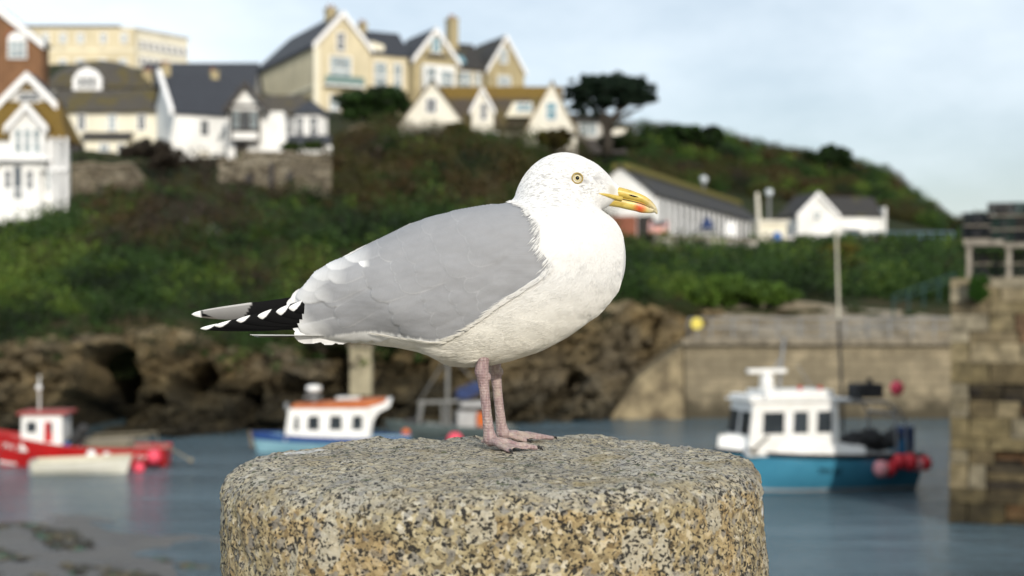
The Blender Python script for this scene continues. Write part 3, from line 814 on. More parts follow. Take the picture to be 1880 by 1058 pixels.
# cliff
def rock_mat():
    t = NT('cliff_rock')
    st = t.map((1, 1, 1), rot=(R(8), R(28), 0))
    n = t.noise(.35, 6, .7, .4, vec=t.map((.5, .5, 2.2), st)); n2 = t.noise(1.6, 6, .75, .3, vec=t.map((.7, .7, 2.0), st)); n3 = t.noise(.10, 3, .5)
    z = t.sep(t.co)[2]
    dry = t.ramp(n, [(.30, (.06, .046, .026)), (.44, (.20, .15, .075)), (.60, (.42, .32, .165))])
    dry = t.mix(t.ramp(n3, [(.45, 0.), (.65, .6)]), dry, (.17, .16, .135))
    wet = t.ramp(n, [(.3, (.022, .019, .013)), (.5, (.062, .052, .030)), (.68, (.125, .10, .055))])
    tide = t.ramp(t.math('ADD', z, t.math('MULTIPLY', n, 3.2)), [(.0, 1.), (.5, 1.), (1., 0.)])
    zz = t.math('ADD', t.math('MULTIPLY', z, .2), t.math('MULTIPLY', t.math('SUBTRACT', n3, .5), 1.6))
    tide = t.ramp(zz, [(.22, 1.), (.62, 0.)])
    col = t.mix(tide, dry, wet)
    col = t.mix(t.ramp(n2, [(.35, .9), (.45, 0.)]), col, (.014, .012, .009))
    return t.done(col, .8, t.math('ADD', n2, t.math('MULTIPLY', n, 1.5)), 1.0, .6, .25)
rows = []
CAVES = [((80, 815), (205, 680), 40, 13.0), ((330, 715), (372, 690), 20, 5.0), ((210, 780), (290, 735), 14, 3.0), ((1010, 745), (1060, 700), 18, 3.0), ((430, 770), (470, 720), 16, 2.5), ((560, 650), (660, 640), 12, 2.5)]
for x in np.linspace(-1100, 1330, 640):
    row = []
    a = Vector(line(0, x)); b = Vector(line(1, x))
    for j in range(0, 63):
        u = j/59.0
        p = a.lerp(b, min(u, 1)) if u <= 1 else b + (b-a)*(u-1) + Vector((0, 1.2*(u-1)*22, -.6*(u-1)*22))
        px = x; py = HZ - (p.z-H)*F/p.y
        q = Vector((p.x*.8 + p.z*.9, p.y*.4, p.z*1.8 - p.x*.75))
        vd, vp = noise.voronoi(q*.55); vd2, vp2 = noise.voronoi(q*1.5+Vector((7, 2, 4)))
        blk = 1.5*(noise.cell(vp[0]*13.7) ) + .9*(q*.55-vp[0]).dot(Vector((.6, .3, .7)))*1.1 + .45*noise.cell(vp2[0]*9.1) + .35*(q*1.5-vp2[0]).dot(Vector((.5, -.4, .6)))
        d = blk*.75 + 1.3*tnoise(q, .16, 5) + .7*(.5-abs(tnoise(q+Vector((5, 3, 1)), .33, 5))) + .9*tnoise((p.x, p.z, 2), .1) + .5*(.5-abs(noise.noise(q*.9))) - .25*abs(noise.noise(q*2.1))
        for (x0, y0), (x1, y1), wd, dep in CAVES:
            vx, vy = x1-x0, y1-y0; tt = max(0, min(1, ((px-x0)*vx+(py-y0)*vy)/(vx*vx+vy*vy)))
            dd = math.hypot(px-x0-vx*tt, py-y0-vy*tt) + 10*tnoise((p.x, p.z, 7), .5)
            d -= dep*max(0, min(1, (wd*1.25-dd)/(wd*.6)))
        # boulders standing out of the top of the cliff
        for bx, by, br, bo in ((345, 625, 34, 1.6), (270, 645, 40, .8), (1130, 590, 50, 1.2), (990, 640, 40, .8), (130, 650, 45, 1.0)):
            d += bo*math.exp(-((px-bx)**2+(py-by)**2)/br**2)
        f = min(1, u*9)*(1 if u < .9 else max(0, (1.06-u)/.16))
        row.append(p + Vector((0, -d*max(f, .25), .15*d)))
    rows.append(row)
mb = MB(); mb.grid(rows); tag(mb.build('cliff', rock_mat(), None, False, fix=False), kind='structure')
# dark back of the caves is only the depth of the rock; grey rock face behind the far quay
def grey_rock():
    t = NT('grey_rock'); st = t.map((.5, .5, 2.5), rot=(0, R(14), 0)); n = t.noise(1.1, 6, .7, .3, vec=st); n3 = t.noise(.2, 3)
    col = t.ramp(n, [(.3, (.07, .062, .05)), (.5, (.19, .17, .135)), (.7, (.28, .25, .20))])
    return t.done(t.mix(t.ramp(n3, [(.45, 0.), (.65, .5)]), col, (.15, .115, .06)), .85, n, .9, .2, .2)
rows = []
for x in np.linspace(1205, 2800, 190):
    y1 = float(np.interp(x, [1205, 1300, 1450, 1560, 1650, 1750, 2800], [570, 560, 553, 566, 572, 584, 590])); row = []
    for j in range(18):
        u = j/15.0
        p = P(x, 640+(y1-640)*u, 87.5+3.2*u**1.3)
        if u > 1: p.y += 4*(u-1)*8
        d = .7*tnoise((p.x*.7+p.z, p.y, p.z*2-p.x*.4), .3, 5) + .7*(.5-abs(tnoise((p.x*.6+p.z, p.y, p.z*2.4-p.x*.5), .6, 4)))
        row.append(p+Vector((0, -d, .1*d)))
    rows.append(row)
mb = MB(); mb.grid(rows); tag(mb.build('rock_bank', grey_rock(), None, True, fix=False), kind='structure')
# ------------------------------------------------------------------ scrub: leaf clumps over the slopes
class Leaves:
    def __init__(s): s.p = []; s.c = []
    def clump(s, c, r, n, size, c1, c2, flat=.8, rng=RNG):
        d = rng.normal(0, 1, (n, 3)); d /= np.linalg.norm(d, axis=1)[:, None]
        pos = np.array(c) + d*(rng.random(n)**.45)[:, None]*np.array([r, r, r*flat])
        u = rng.normal(0, 1, (n, 3)); u /= np.linalg.norm(u, axis=1)[:, None]
        v = np.cross(u, rng.normal(0, 1, (n, 3))); v /= np.linalg.norm(v, axis=1)[:, None]
        sz = size*rng.uniform(.5, 1.2, n)[:, None]
        q = np.stack([pos-u*sz, pos-v*sz*.55, pos+u*sz, pos+v*sz*.55], 1)
        k = rng.random((n, 1)); col = np.array(c1)*(1-k)+np.array(c2)*k
        s.p.append(q); s.c.append(np.repeat(col, 4, 0))
    def build(s, name, mat, parent=None):
        q = np.concatenate(s.p).reshape(-1, 3); c = np.concatenate(s.c); n = len(q)//4
        me = bpy.data.meshes.new(name); me.vertices.add(len(q)); me.vertices.foreach_set('co', q.astype(np.float32).ravel())
        me.loops.add(n*4); me.loops.foreach_set('vertex_index', np.arange(n*4, dtype=np.int32))
        me.polygons.add(n); me.polygons.foreach_set('loop_start', np.arange(0, n*4, 4, dtype=np.int32)); me.polygons.foreach_set('loop_total', np.full(n, 4, np.int32))
        me.update(calc_edges=True)
        at = me.color_attributes.new('tone', 'FLOAT_COLOR', 'POINT'); at.data.foreach_set('color', np.concatenate([c, np.ones((len(c), 1))], 1).astype(np.float32).ravel())
        return link(name, me, mat, parent)
def leaf_mat():
    t = NT('leaf'); col = t.attr('tone')
    b = t.b; t.done(col, .6, None, spec=.2)
    tr = t.n('ShaderNodeBsdfTranslucent'); t.l(col, tr.inputs[0]); mx = t.n('ShaderNodeMixShader'); mx.inputs[0].default_value = .18
    t.l(b.outputs[0], mx.inputs[1]); t.l(tr.outputs[0], mx.inputs[2]); t.l(mx.outputs[0], t.t.nodes['Material Output'].inputs[0]); return t.m
leafm = leaf_mat()
DK, MD, LT, RS, OL, YL, BR = (.006, .013, .005), (.017, .038, .008), (.060, .105, .014), (.044, .027, .010), (.036, .036, .010), (.105, .095, .016), (.026, .019, .013)
def zone(px, py):
    """weights of (dark, mid, light, russet, olive, brown) by place on the hill"""
    if px > 1180 and py > 436: return (.28, .38, .16, .05, .11, .02)
    if px > 1060 and py < 436: return (.24, .24, .06, .12, .28, .06)
    if 590 < px <= 1080 and py < 400: return (.16, .10, .02, .26, .32, .14)
    if px < 560 and py < 480 and px > 150: return (.22, .18, .04, .08, .12, .36)
    if px < 420 and py >= 470: return (.26, .32, .30, .02, .06, .04)
    if px < 190: return (.36, .38, .06, .05, .08, .07)
    return (.32, .36, .07, .08, .10, .07)
PAL = [(DK, (.011, .022, .006)), (MD, (.036, .078, .014)), (LT, (.115, .175, .026)), (RS, (.062, .042, .015)), (OL, (.058, .056, .015)), (BR, (.042, .031, .021))]
rr = random.Random(21); lv = Leaves(); count = 0
ROCKY = [(420, 625, 30), (345, 625, 34), (150, 625, 40)]
def clear_of_houses(px, py, t):
    if px < 600 and t > 4.05 or px < 1110 and t > 4.95: return False      # built-up hilltop: only the lower gardens are overgrown
    if 3.05 < t < 4.9 and px > 1110 and px < 1760: return False
    return True
while count < 5300:
    px = rr.uniform(-700, 1900); t = rr.uniform(.80, 6.12)
    if px < 600 and t > 3.1 and rr.random() < .6: continue
    if t < 1 and (px > 1120 or rr.random() < .35 or tnoise((px*.02, t, 3), 1) < -.12): continue
    p = terrain(px, t); py = HZ-(p.z-H)*F/p.y
    if not clear_of_houses(px, py, t): continue
    if px > 1250 and t < 1.12: continue
    if px > 1180 and t < 1.5 and py > 556: continue
    if px < 140 and 2.95 < t: continue
    zn = zone(px, py)
    nz_ = tnoise((p.x*1.0, p.y, p.z*1.5), .21, 2)*.75 + .35*tnoise((p.x, p.y, p.z+40), .06, 2) ; k = min(.999, max(0, .5 + .85*nz_ + rr.uniform(-.16, .16)))
    acc = 0; pick = 0
    for i, w_ in enumerate(zn):
        acc += w_
        pick = i
        if k < acc: break
    far = p.y/100
    r = (rr.uniform(.5, 1.1) if rr.random() < .72 else rr.uniform(1.3, 2.1))*far**.6
    if px > 1110 and t > 4: r = min(r*1.3, 2.0)
    if t < 1: p.y -= 1.3; r *= .6
    if px > 1110 and 2.35 < t < 3.1: r = min(r, .75)
    if px < 640 and t > 2.6: r *= .7
    lv.clump((p.x, p.y, p.z + r*.5), r, int((50 if t < 4.2 else 110)*max(.7, r/1.0)**1.5), (.16 if t < 4.2 else .09)*far, PAL[pick][0], PAL[pick][1], .75); count += 1
tag(lv.build('hillside_scrub', leafm), kind='stuff')
# ------------------------------------------------------------------ trees and shrubs one can tell apart
barkm = M('bark', (.05, .042, .032), (.022, .019, .016), 4, .9, .03)
def tree(name, label, cat, base, trunk, blobs, Y, cols, n, size, group=None, depth=.8, squash=1.0):
    root = thing(name, label, cat, P(base[0], base[1], Y), group); s = Y/F
    mb = MB()
    for path in trunk:
        pts = [P(x, y, Y) + Vector((0, dy*s, 0)) for x, y, r, dy in path]; mb.tube(pts, [max(.02, r*s) for x, y, r, dy in path], 8)
    mb.build('trunk', barkm, root, True)
    lv = Leaves(); tot = sum(rx*ry for _, _, rx, ry in blobs); rg = np.random.default_rng(len(label)*7+int(base[0]))
    for (bx, by, rx, ry) in blobs:
        m = max(3, int(1.9*n*rx*ry/tot))
        for k in range(m):
            d = rg.normal(0, 1, 3); d /= np.linalg.norm(d); d *= rg.random()**.28
            c = P(bx+d[0]*rx, by+d[2]*ry, Y) + Vector((0, d[1]*rx*depth*s, 0))
            a, b = cols[rg.integers(len(cols))]
            lv.clump(c, rg.uniform(.5, 1.0)*min(rx, ry*1.5)*.42*s, 70, size*s, a, b, .7*squash, rg)
    lv.build('crown', leafm, root); return root
PN = [((.006, .015, .010), (.014, .030, .016)), ((.010, .022, .014), (.018, .036, .018))]
tree('pine_tree', 'flat-topped dark pine leaning right beside the white cottage', 'tree', (1114, 275),
     [[(1114,285,11,0),(1116,255,10,0),(1113,232,8,0),(1102,212,6,4),(1085,196,3,8)], [(1115,240,8,0),(1122,222,7,-4),(1135,205,5,-6),(1155,192,3,-6)], [(1120,225,5,0),(1150,208,3,6),(1180,196,2,10)], [(1113,232,6,0),(1108,205,5,0),(1112,182,3,0)], [(1122,240,2,0),(1140,222,1.6,0),(1162,207,1.2,0)]],
     [(1085,152,42,16),(1140,156,50,20),(1176,180,34,13),(1060,172,27,12),(1110,178,60,20),(1070,195,30,11),(1192,186,20,7),(1085,212,28,9),(1160,164,30,15),(1050,182,20,9),(1200,178,15,8),(1120,164,84,15),(1100,162,60,16),(1150,182,50,13)], 150, PN, 260, 3.4, squash=.8)
GR = [((.012, .030, .008), (.024, .055, .010)), ((.018, .042, .008), (.034, .075, .014)), ((.008, .016, .006), (.014, .028, .008))]
tree('evergreen_shrub', 'large rounded green shrub in front of the big cream house', 'shrub', (690, 225), [[(690,235,7,0),(688,210,5,0),(670,190,3,0)], [(690,215,5,0),(715,192,3,0)]],
     [(650,185,34,22),(700,182,46,24),(735,196,22,18),(670,208,40,16),(720,212,26,12)], 168, GR, 120, 4, 'evergreen shrubs on the hilltop')
tree('evergreen_shrub', 'broad dark green shrub on the ridge right of the pine', 'shrub', (1255, 268), [[(1255,275,6,0),(1255,252,4,0)]],
     [(1210,248,30,12),(1250,243,46,15),(1300,248,30,16),(1180,258,20,9)], 214, GR, 90, 3.6, 'evergreen shrubs on the hilltop')
tree('evergreen_shrub', 'small dark green shrub standing up from the ridge above the lone white house', 'shrub', (1522, 312), [[(1522,318,5,0),(1522,295,4,0)]],
     [(1500,288,24,12),(1535,286,26,14),(1520,275,18,9),(1553,298,16,9)], 226, GR[:1]+GR[2:], 70, 3.4, 'evergreen shrubs on the hilltop')
LG = [((.055, .11, .014), (.10, .17, .025)), ((.035, .075, .012), (.07, .12, .02))]
tree('bright_shrub', 'sprawling bright green shrub above the grey rock bank', 'shrub', (1340, 566), [[(1340,572,4,0),(1340,545,3,0)]],
     [(1215,548,24,16),(1275,538,44,22),(1340,530,50,24),(1400,540,44,20),(1445,545,26,14),(1310,556,40,10)], 90, LG, 170, 4.6, 'bright green and yellow shrubs on the slope')
tree('bright_shrub', 'yellow green shrub behind the tall pale pole', 'shrub', (1540, 510), [[(1540,515,4,0),(1540,485,3,0)]],
     [(1540,462,36,14),(1548,488,38,18),(1520,478,24,14)], 106, [(YL, (.15, .13, .02)), (OL, YL)], 80, 4.6, 'bright green and yellow shrubs on the slope')
tree('bright_shrub', 'lighter green shrub low on the left slope behind the red boat', 'shrub', (280, 590), [[(280,596,4,0),(280,560,3,0)]],
     [(235,530,30,26),(290,548,36,22),(210,500,26,20),(180,565,40,18),(110,555,36,22)], 80, LG[1:]+[(MD, LT)], 120, 5, 'bright green and yellow shrubs on the slope')
tree('garden_shrub', 'olive garden shrub against the left gable of the white cottage', 'shrub', (838, 262), [[(838,268,4,0),(838,245,3,0)]],
     [(838,240,20,14),(865,252,22,12),(800,258,26,10),(740,262,24,8)], 138, [(OL, MD), (OL, YL)], 60, 4, 'garden shrubs round the white cottage')
tree('garden_shrub', 'mossy brown garden shrub under the right gable of the white cottage', 'shrub', (1018, 268), [[(1018,275,4,0),(1018,255,3,0)]],
     [(1005,252,20,12),(1032,250,20,12),(1018,262,30,10)], 138, [(OL, YL), (RS, OL)], 50, 4, 'garden shrubs round the white cottage')
tree('garden_shrub', 'dark shrub at the foot of the pine beside the low flat house', 'shrub', (1138, 272), [[(1138,276,4,0),(1138,262,3,0)]],
     [(1120,262,22,12),(1150,258,22,13),(1172,262,16,9)], 160, [GR[0], (OL, MD)], 60, 4, 'evergreen shrubs on the hilltop')
tree('bare_shrub', 'twiggy grey brown shrub before the white gabled house', 'shrub', (290, 300), [[(290,310,4,0),(285,280,3,0),(270,260,1.5,0)], [(290,300,3,0),(310,275,1.5,0)]],
     [(280,272,42,16),(310,292,40,16),(240,280,22,12)], 108, [(BR, (.075, .065, .05)), ((.03, .025, .02), BR)], 70, 3.4)
tree('garden_hedge', 'low green hedge above the stone terrace wall', 'hedge', (555, 285), [[(555,288,3,0),(555,275,2,0)]], [(535,270,22,8),(575,268,20,9)], 113, [(MD, LT), (OL, MD)], 40, 3.6)
tree('wall_plant', 'green plant growing from the top of the stone pier', 'plant', (1797, 550), [[(1797,556,1.5,0),(1795,535,1,0)]], [(1797,538,15,14),(1790,520,10,12),(1803,516,10,10)], 41.2, [((.02, .06, .008), (.04, .10, .014))], 60, 4)
# ------------------------------------------------------------------ buildings
def wallmat(name, c, dirt=.25, sc=1.2, rough=.85):
    t = NT(name); n = t.noise(sc*.35, 5, .65, stretch=(1, 1, .5)); n2 = t.noise(sc*3, 4, .6)
    col = t.ramp(n, [(.35, tuple(k*(1-dirt) for k in c)), (.6, c)])
    col = t.mix(t.ramp(n2, [(.62, 0.), (.8, .3)]), col, tuple(k*.6 for k in c))
    return t.done(col, rough, n2, .2, .02, .2)
def roofmat(name, c, moss=None, amount=.5, sc=1.0):
    t = NT(name); n = t.noise(.45*sc, 5, .7); n2 = t.noise(2.5*sc, 4, .7)
    z = t.n('ShaderNodeTexWave', wave_type='BANDS', bands_direction='Z'); z.inputs['Scale'].default_value = 1.2; t.l(t.co, z.inputs['Vector'])
    col = t.ramp(n2, [(.3, tuple(k*.7 for k in c)), (.7, c)])
    if moss: col = t.mix(t.ramp(n, [(.62-amount*.4, 0.), (.75-amount*.4, .9)]), col, t.ramp(n2, [(.3, tuple(k*.6 for k in moss)), (.7, moss)]))
    col = t.mix(t.math('MULTIPLY', t.ramp(z.outputs['Fac'], [(.0, 1.), (.15, 0.)]), .35), col, (.02, .02, .02))
    return t.done(col, .75, n2, .3, .03, .25)
W_WHITE = wallmat('white_render', (.80, .80, .78), .22); W_CREAM = wallmat('cream_render', (.60, .53, .37), .2); W_PALE = wallmat('pale_render', (.70, .67, .58), .12)
W_IVORY = wallmat('ivory_render', (.72, .68, .55), .12); W_BRICK = wallmat('brown_brick', (.20, .105, .055), .3, 3); W_STONE = wallmat('honey_stone', (.38, .32, .19), .3, 3)
W_GREY = wallmat('grey_render', (.42, .40, .36), .2); W_RUBBLE = wallmat('rubble_stone', (.25, .215, .16), .5, 4); W_RED = wallmat('red_brick', (.28, .11, .07), .3, 3)
R_SLATE = roofmat('blue_slate', (.045, .050, .062)); R_MOSS = roofmat('mossy_slate', (.075, .068, .058), (.115, .09, .022), .35); R_GOLD = roofmat('golden_mossy_tiles', (.10, .065, .035), (.19, .12, .02), .85)
R_BROWN = roofmat('brown_tiles', (.075, .06, .045), (.14, .11, .03), .25); R_DARK = roofmat('dark_slate', (.045, .043, .042), (.10, .09, .03), .15)
TRIM = wallmat('white_paint', (.80, .80, .80), .06, 1, .5); DARKW = M('dark_timber', (.035, .03, .028), rough=.6)
def glassmat(name, c):
    t = NT(name); n = t.noise(.8, 2); return t.done(t.ramp(n, [(.4, tuple(k*.6 for k in c)), (.6, c)]), .08, None, spec=.6)
GLASS = glassmat('dark_glass', (.045, .055, .065)); GLASS_B = glassmat('blue_glass', (.16, .30, .36)); GLASS_P = glassmat('pale_glass', (.30, .36, .38))
class House:
    """px0, py: photograph position of the front left ground corner; lengths are given in photograph pixels at that distance"""
    def __init__(s, name, label, px0, py, Y, yaw=0, group=None, cat='house'):
        s.o = P(px0, py, Y); s.s = Y/F; s.yaw = R(yaw); s.root = thing(name, label, cat, s.o, group)
        s.c, s.sn = math.cos(s.yaw), math.sin(s.yaw)
    xmap = None
    def T(s, p):
        x, y, z = (s.xmap(p.x) if s.xmap else p.x)*s.s, p.y*s.s, p.z*s.s
        return s.o + Vector((x*s.c - y*s.sn, x*s.sn + y*s.c, z))
    def mb(s, frame=None):
        m = MB(); m.T = frame or s.T; return m
    def part(s, name, mat, fn, parent=None, smooth=False):
        m = s.mb(); fn(m); return m.build(name, mat, parent or s.root, smooth)
    def box(s, name, mat, *b, parent=None): return s.part(name, mat, lambda m: m.box(*b), parent)
    def gable(s, x0, x1, y0, y1, ze, zr, axis, wall, roof, z0=-60, ov=5, th=5, trim=None, trimw=7, ridge=None):
        if axis == 'y':
            xm = (x0+x1)/2 if ridge is None else ridge
            s.part('wall', wall, lambda m: m.prism([(x0, z0), (x1, z0), (x1, ze), (xm, zr), (x0, ze)], y0, y1, 'y'))
            def rf(m):
                for (xe, sg) in ((x0, -1), (x1, 1)):
                    sl = (zr-ze)/abs(xm-xe); xo = xe+sg*ov; zo = ze-sl*ov
                    m.prism([(xo, zo+.4), (xm-sg*.2, zr+.4), (xm-sg*.2, zr+th), (xo, zo+th)], y0-ov, y1+ov, 'y')
            r = s.part('roof', roof, rf)
            if trim:
                def tm(m):
                    for (xe, sg) in ((x0, -1), (x1, 1)):
                        sl = (zr-ze)/abs(xm-xe); xo = xe+sg*ov; zo = ze-sl*ov
                        m.prism([(xo, zo-trimw), (xm-sg*.2, zr-trimw), (xm-sg*.2, zr+th+1), (xo, zo+th+1)], y0-ov-2.5, y0-ov-.4, 'y')
                s.part('bargeboard', trim, tm)
        else:
            ym = (y0+y1)/2 if ridge is None else ridge
            s.part('wall', wall, lambda m: m.prism([(y0, z0), (y1, z0), (y1, ze), (ym, zr), (y0, ze)], x0, x1, 'x'))
            def rf(m):
                for (ye, sg) in ((y0, -1), (y1, 1)):
                    sl = (zr-ze)/abs(ym-ye); yo = ye+sg*ov; zo = ze-sl*ov
                    m.prism([(yo, zo+.4), (ym-sg*.2, zr+.4), (ym-sg*.2, zr+th), (yo, zo+th)], x0-ov, x1+ov, 'x')
            r = s.part('roof', roof, rf)
        return r
    def window(s, x, z, w, h, y=0, glass=None, frame=None, bars=1, arch=False, side=None, fr=2.2, name='window'):
        """on a front wall at depth y; side='l'/'r': on the end wall at x, running along y"""
        glass = glass or GLASS; frame = frame or TRIM
        def put(m, a0, a1, b0, b1, d0, d1):
            if side is None: m.box(a0, a1, y-d1, y-d0, b0, b1)
            elif side == 'r': m.box(x+d0, x+d1, a0, a1, b0, b1)
            else: m.box(x-d1, x-d0, a0, a1, b0, b1)
        u = x if side is None else y
        u0, u1 = u-w/2, u+w/2
        def fm(m):
            put(m, u0-fr, u0, z, z+h, -1, 1.6); put(m, u1, u1+fr, z, z+h, -1, 1.6)
            put(m, u0-fr, u1+fr, z-fr, z-.05, -1, 2.4); put(m, u0-fr, u1+fr, z+h+.05, z+h+fr, -1, 1.6)
            for k in range(bars): c = u0+w*(k+1)/(bars+1); put(m, c-.6, c+.6, z, z+h*.49, .5, 1.2); put(m, c-.6, c+.6, z+h*.54, z+h, .5, 1.2)
            put(m, u0, u1, z+h*.49, z+h*.54, .5, 1.3)
        f = s.part(name, frame, fm)
        if arch: s.part('arch_head', frame, lambda m: m.prism([(u0-fr, z+h+fr+.1)]+[(x+(w/2+fr)*math.cos(a), z+h+fr+.1+(w/2)*math.sin(a)) for a in [math.pi*(1-k/10) for k in range(1, 10)]]+[(u1+fr, z+h+fr+.1)], y-1.6, y+1, 'y'), f)
        s.part('pane', glass, lambda m: put(m, u0+.1, u1-.1, z+.1, z+h-.1, .1, .45), f)
        return f
    def chimney(s, x, y, w, z0, z1, mat, pots=2):
        c = s.part('chimney', mat, lambda m: (m.box(x-w/2, x+w/2, y-w/2, y+w/2, z0, z1), m.box(x-w/2-1.5, x+w/2+1.5, y-w/2-1.5, y+w/2+1.5, z1+.05, z1+3)))
        for k in range(pots):
            s.part('chimney_pot', W_RED, lambda m: m.tube([(x-w/4+w/2*k/max(1, pots-1), y, z1+3.1), (x-w/4+w/2*k/max(1, pots-1), y, z1+10)], [2.6, 2.1], 10), c)
    def railing(s, x0, x1, y, z0, z1, mat, n=16, name='railing'):
        def fn(m):
            m.box(x0, x1, y-.8, y+.8, z1-1.6, z1); m.box(x0, x1, y-.8, y+.8, z0, z0+1.4)
            for k in range(n+1):
                c = x0+(x1-x0)*k/n; m.box(c-.7, c+.7, y-.6, y+.6, z0+1.41, z1-1.61)
        return s.part(name, mat, fn)

# 1 white balconied house at the left edge
h = House('white_house', 'white balconied house with a golden mossy roof at the left edge of the photo', 0, 415, 100)
h.box('wall', W_WHITE, -130, 101, 0, 90, -20, 158)
h.part('roof', R_GOLD, lambda m: m.add([(-136,-10,158.3),(124,-10,158.3),(124,96,158.3),(-136,96,158.3),(-136,40,238),(94,40,238),(94,52,238),(-136,52,238)], [(0,3,2,1),(4,5,6,7),(0,1,5,4),(1,2,6,5),(2,3,7,6),(3,0,4,7)]))
h.gable(-10, 88, 38, 80, 234, 284, 'y', W_WHITE, R_SLATE, 160, 8, 4, TRIM, 11)
h.window(40, 234, 36, 15, 38, bars=2); h.part('gable_panel', R_GOLD, lambda m: m.prism([(20, 253.5), (60, 253.5), (40, 268)], 35.5, 37.5, 'y'))
h.gable(24, 88, -16, 40, 184, 220, 'y', W_WHITE, R_GOLD, 100, 8, 4, TRIM, 9)
for x in (39, 56, 73): h.window(x, 132, 11, 44, -16, bars=0, glass=GLASS_P)
h.box('balcony', TRIM, -125, 100, -34, -.2, 117, 124); h.railing(-125, 20, -32, 124.2, 150, TRIM, 12); h.railing(84, 99, -32, 124.2, 150, TRIM, 3)
h.box('bay', W_WHITE, 4, 78, -15, -.3, 46, 112)
h.window(20, 66, 10, 34, -15, bars=0); h.window(60, 64, 12, 36, -15, bars=1)
d = h.box('door', M('blue_grey_door', (.09, .11, .13), rough=.5), 31, 45, -16.4, -15.1, 47, 108)
h.window(90, 64, 10, 40, 0, bars=1, glass=GLASS_P)
h.box('terrace', W_WHITE, -128, 88, -46, -.6, -22, 44); h.railing(-126, 84, -44, 44.3, 66, TRIM, 24)
for x in (103, 116, 129): h.box('veranda_post', TRIM, x-2.5, x+2.5, -25, -20, -10, 160)
h.box('veranda_rail', TRIM, 97, 134, -32, -29, 98, 104)
# 2 brown brick gable
h = House('brick_hall', 'brown brick hall with an arched window in its white edged gable', -2, 150, 130, cat='building')
h.gable(-78, 80, 0, 36, 70, 132, 'y', W_BRICK, R_SLATE, -80, 5, 5, TRIM, 8)
h.window(34, 44, 30, 30, 0, bars=2, arch=True, glass=GLASS_P)
h.part('brick_arch', W_RED, lambda m: [m.prism([(34+a[0], 77+a[1]), (34+b[0], 77+b[1]), (34+b[0]*1.14, 77+b[1]*1.14), (34+a[0]*1.14, 77+a[1]*1.14)], -1.2, -.2, 'y') for a, b in [((20*math.cos(t0), 20*math.sin(t0)), (20*math.cos(t0+.19), 20*math.sin(t0+.19))) for t0 in [k*.2 for k in range(15)]]])
# 3 cream flat-roofed hotel
h = House('cream_hotel', 'long cream flat-roofed hotel on the skyline at the left', 80, 130, 222, cat='building')
h.box('wall', W_CREAM, -60, 168, 0, 60, -30, 79); h.box('parapet', DARKW, -62, 140, -2, 62, 79.1, 83)
h.box('string_course', W_IVORY, -60, 170, -1.5, -.1, 36, 40); h.box('lower_block', W_CREAM, -60, 171, -8, -1.7, -30, 30)
for x in (-30, 4, 36, 68, 110, 148): h.window(x, 52, 9, 15, 0, bars=1, glass=GLASS_P)
for x in (38, 70, 110, 148): h.window(x, 4, 10, 15, -8, bars=1, glass=GLASS_P)
hw = House('cream_hotel_wing', 'receding side wing of the cream flat-roofed hotel seen end on', 251, 132, 223, 52, cat='building')
hw.box('wall', W_IVORY, 0, 118, 0, 60, -30, 76); hw.box('parapet', W_GREY, -1, 120, -2, 62, 76.1, 80)
for k in range(8): hw.window(10+14*k, 44, 7, 14, 0, bars=0, glass=GLASS)
for k in range(8): hw.window(10+14*k, 14, 7, 14, 0, bars=0, glass=GLASS)
# 4 mossy cottage with round dormer
h = House('mossy_cottage', 'low cottage with a humped mossy roof and a white arched dormer', 92, 190, 150)
h.box('wall', W_GREY, 0, 178, 0, 90, -30, 30)
def hump(m):
    rows = []
    for i in range(25):
        x = -4+186*i/24; zt = 84*max(0, 1-((x-82)/108)**2)**.42
        rows.append([(x, -8, 28), (x, 4, 28+max(0, zt-28)*.55), (x, 30, max(29, zt)), (x, 60, max(29, zt)), (x, 92, 28)])
    m.grid(rows)
h.part('roof', R_MOSS, hump, smooth=True)
h.part('dormer', TRIM, lambda m: m.prism([(46, 22), (98, 22), (98, 44), (88, 58), (72, 65), (56, 58), (46, 44)], -14, 20, 'y'))
for x in (60, 72, 84): h.window(x, 28, 8, 18, -14, bars=0)
h.window(135, 4, 20, 16, 0, bars=1)
h.chimney(172, 30, 16, 20, 60, W_STONE, 2)
# 5 cream terrace
h = House('cream_terrace', 'cream rendered terrace with a grey mossy roof and three upper windows', 100, 300, 122)
h.gable(-6, 208, 0, 78, 96, 136, 'x', W_IVORY, R_MOSS, -40, 5, 4)
for x in (50, 106, 160): h.window(x, 62, 13, 26, 0, bars=1, glass=GLASS if x != 106 else GLASS_P)
pr = h.box('porch', W_IVORY, 62, 140, -22, -.3, -20, 40); h.part('porch_roof', R_DARK, lambda m: m.prism([(-28, 40.2), (-.2, 54), (-.2, 57), (-28, 44)], 56, 146, 'x'))
h.window(98, 8, 16, 24, -22, bars=1, glass=GLASS_P); h.window(128, 8, 10, 24, -22, bars=0)
h.box('lean_to', DARKW, 0, 55, -24, -.3, -40, 32)
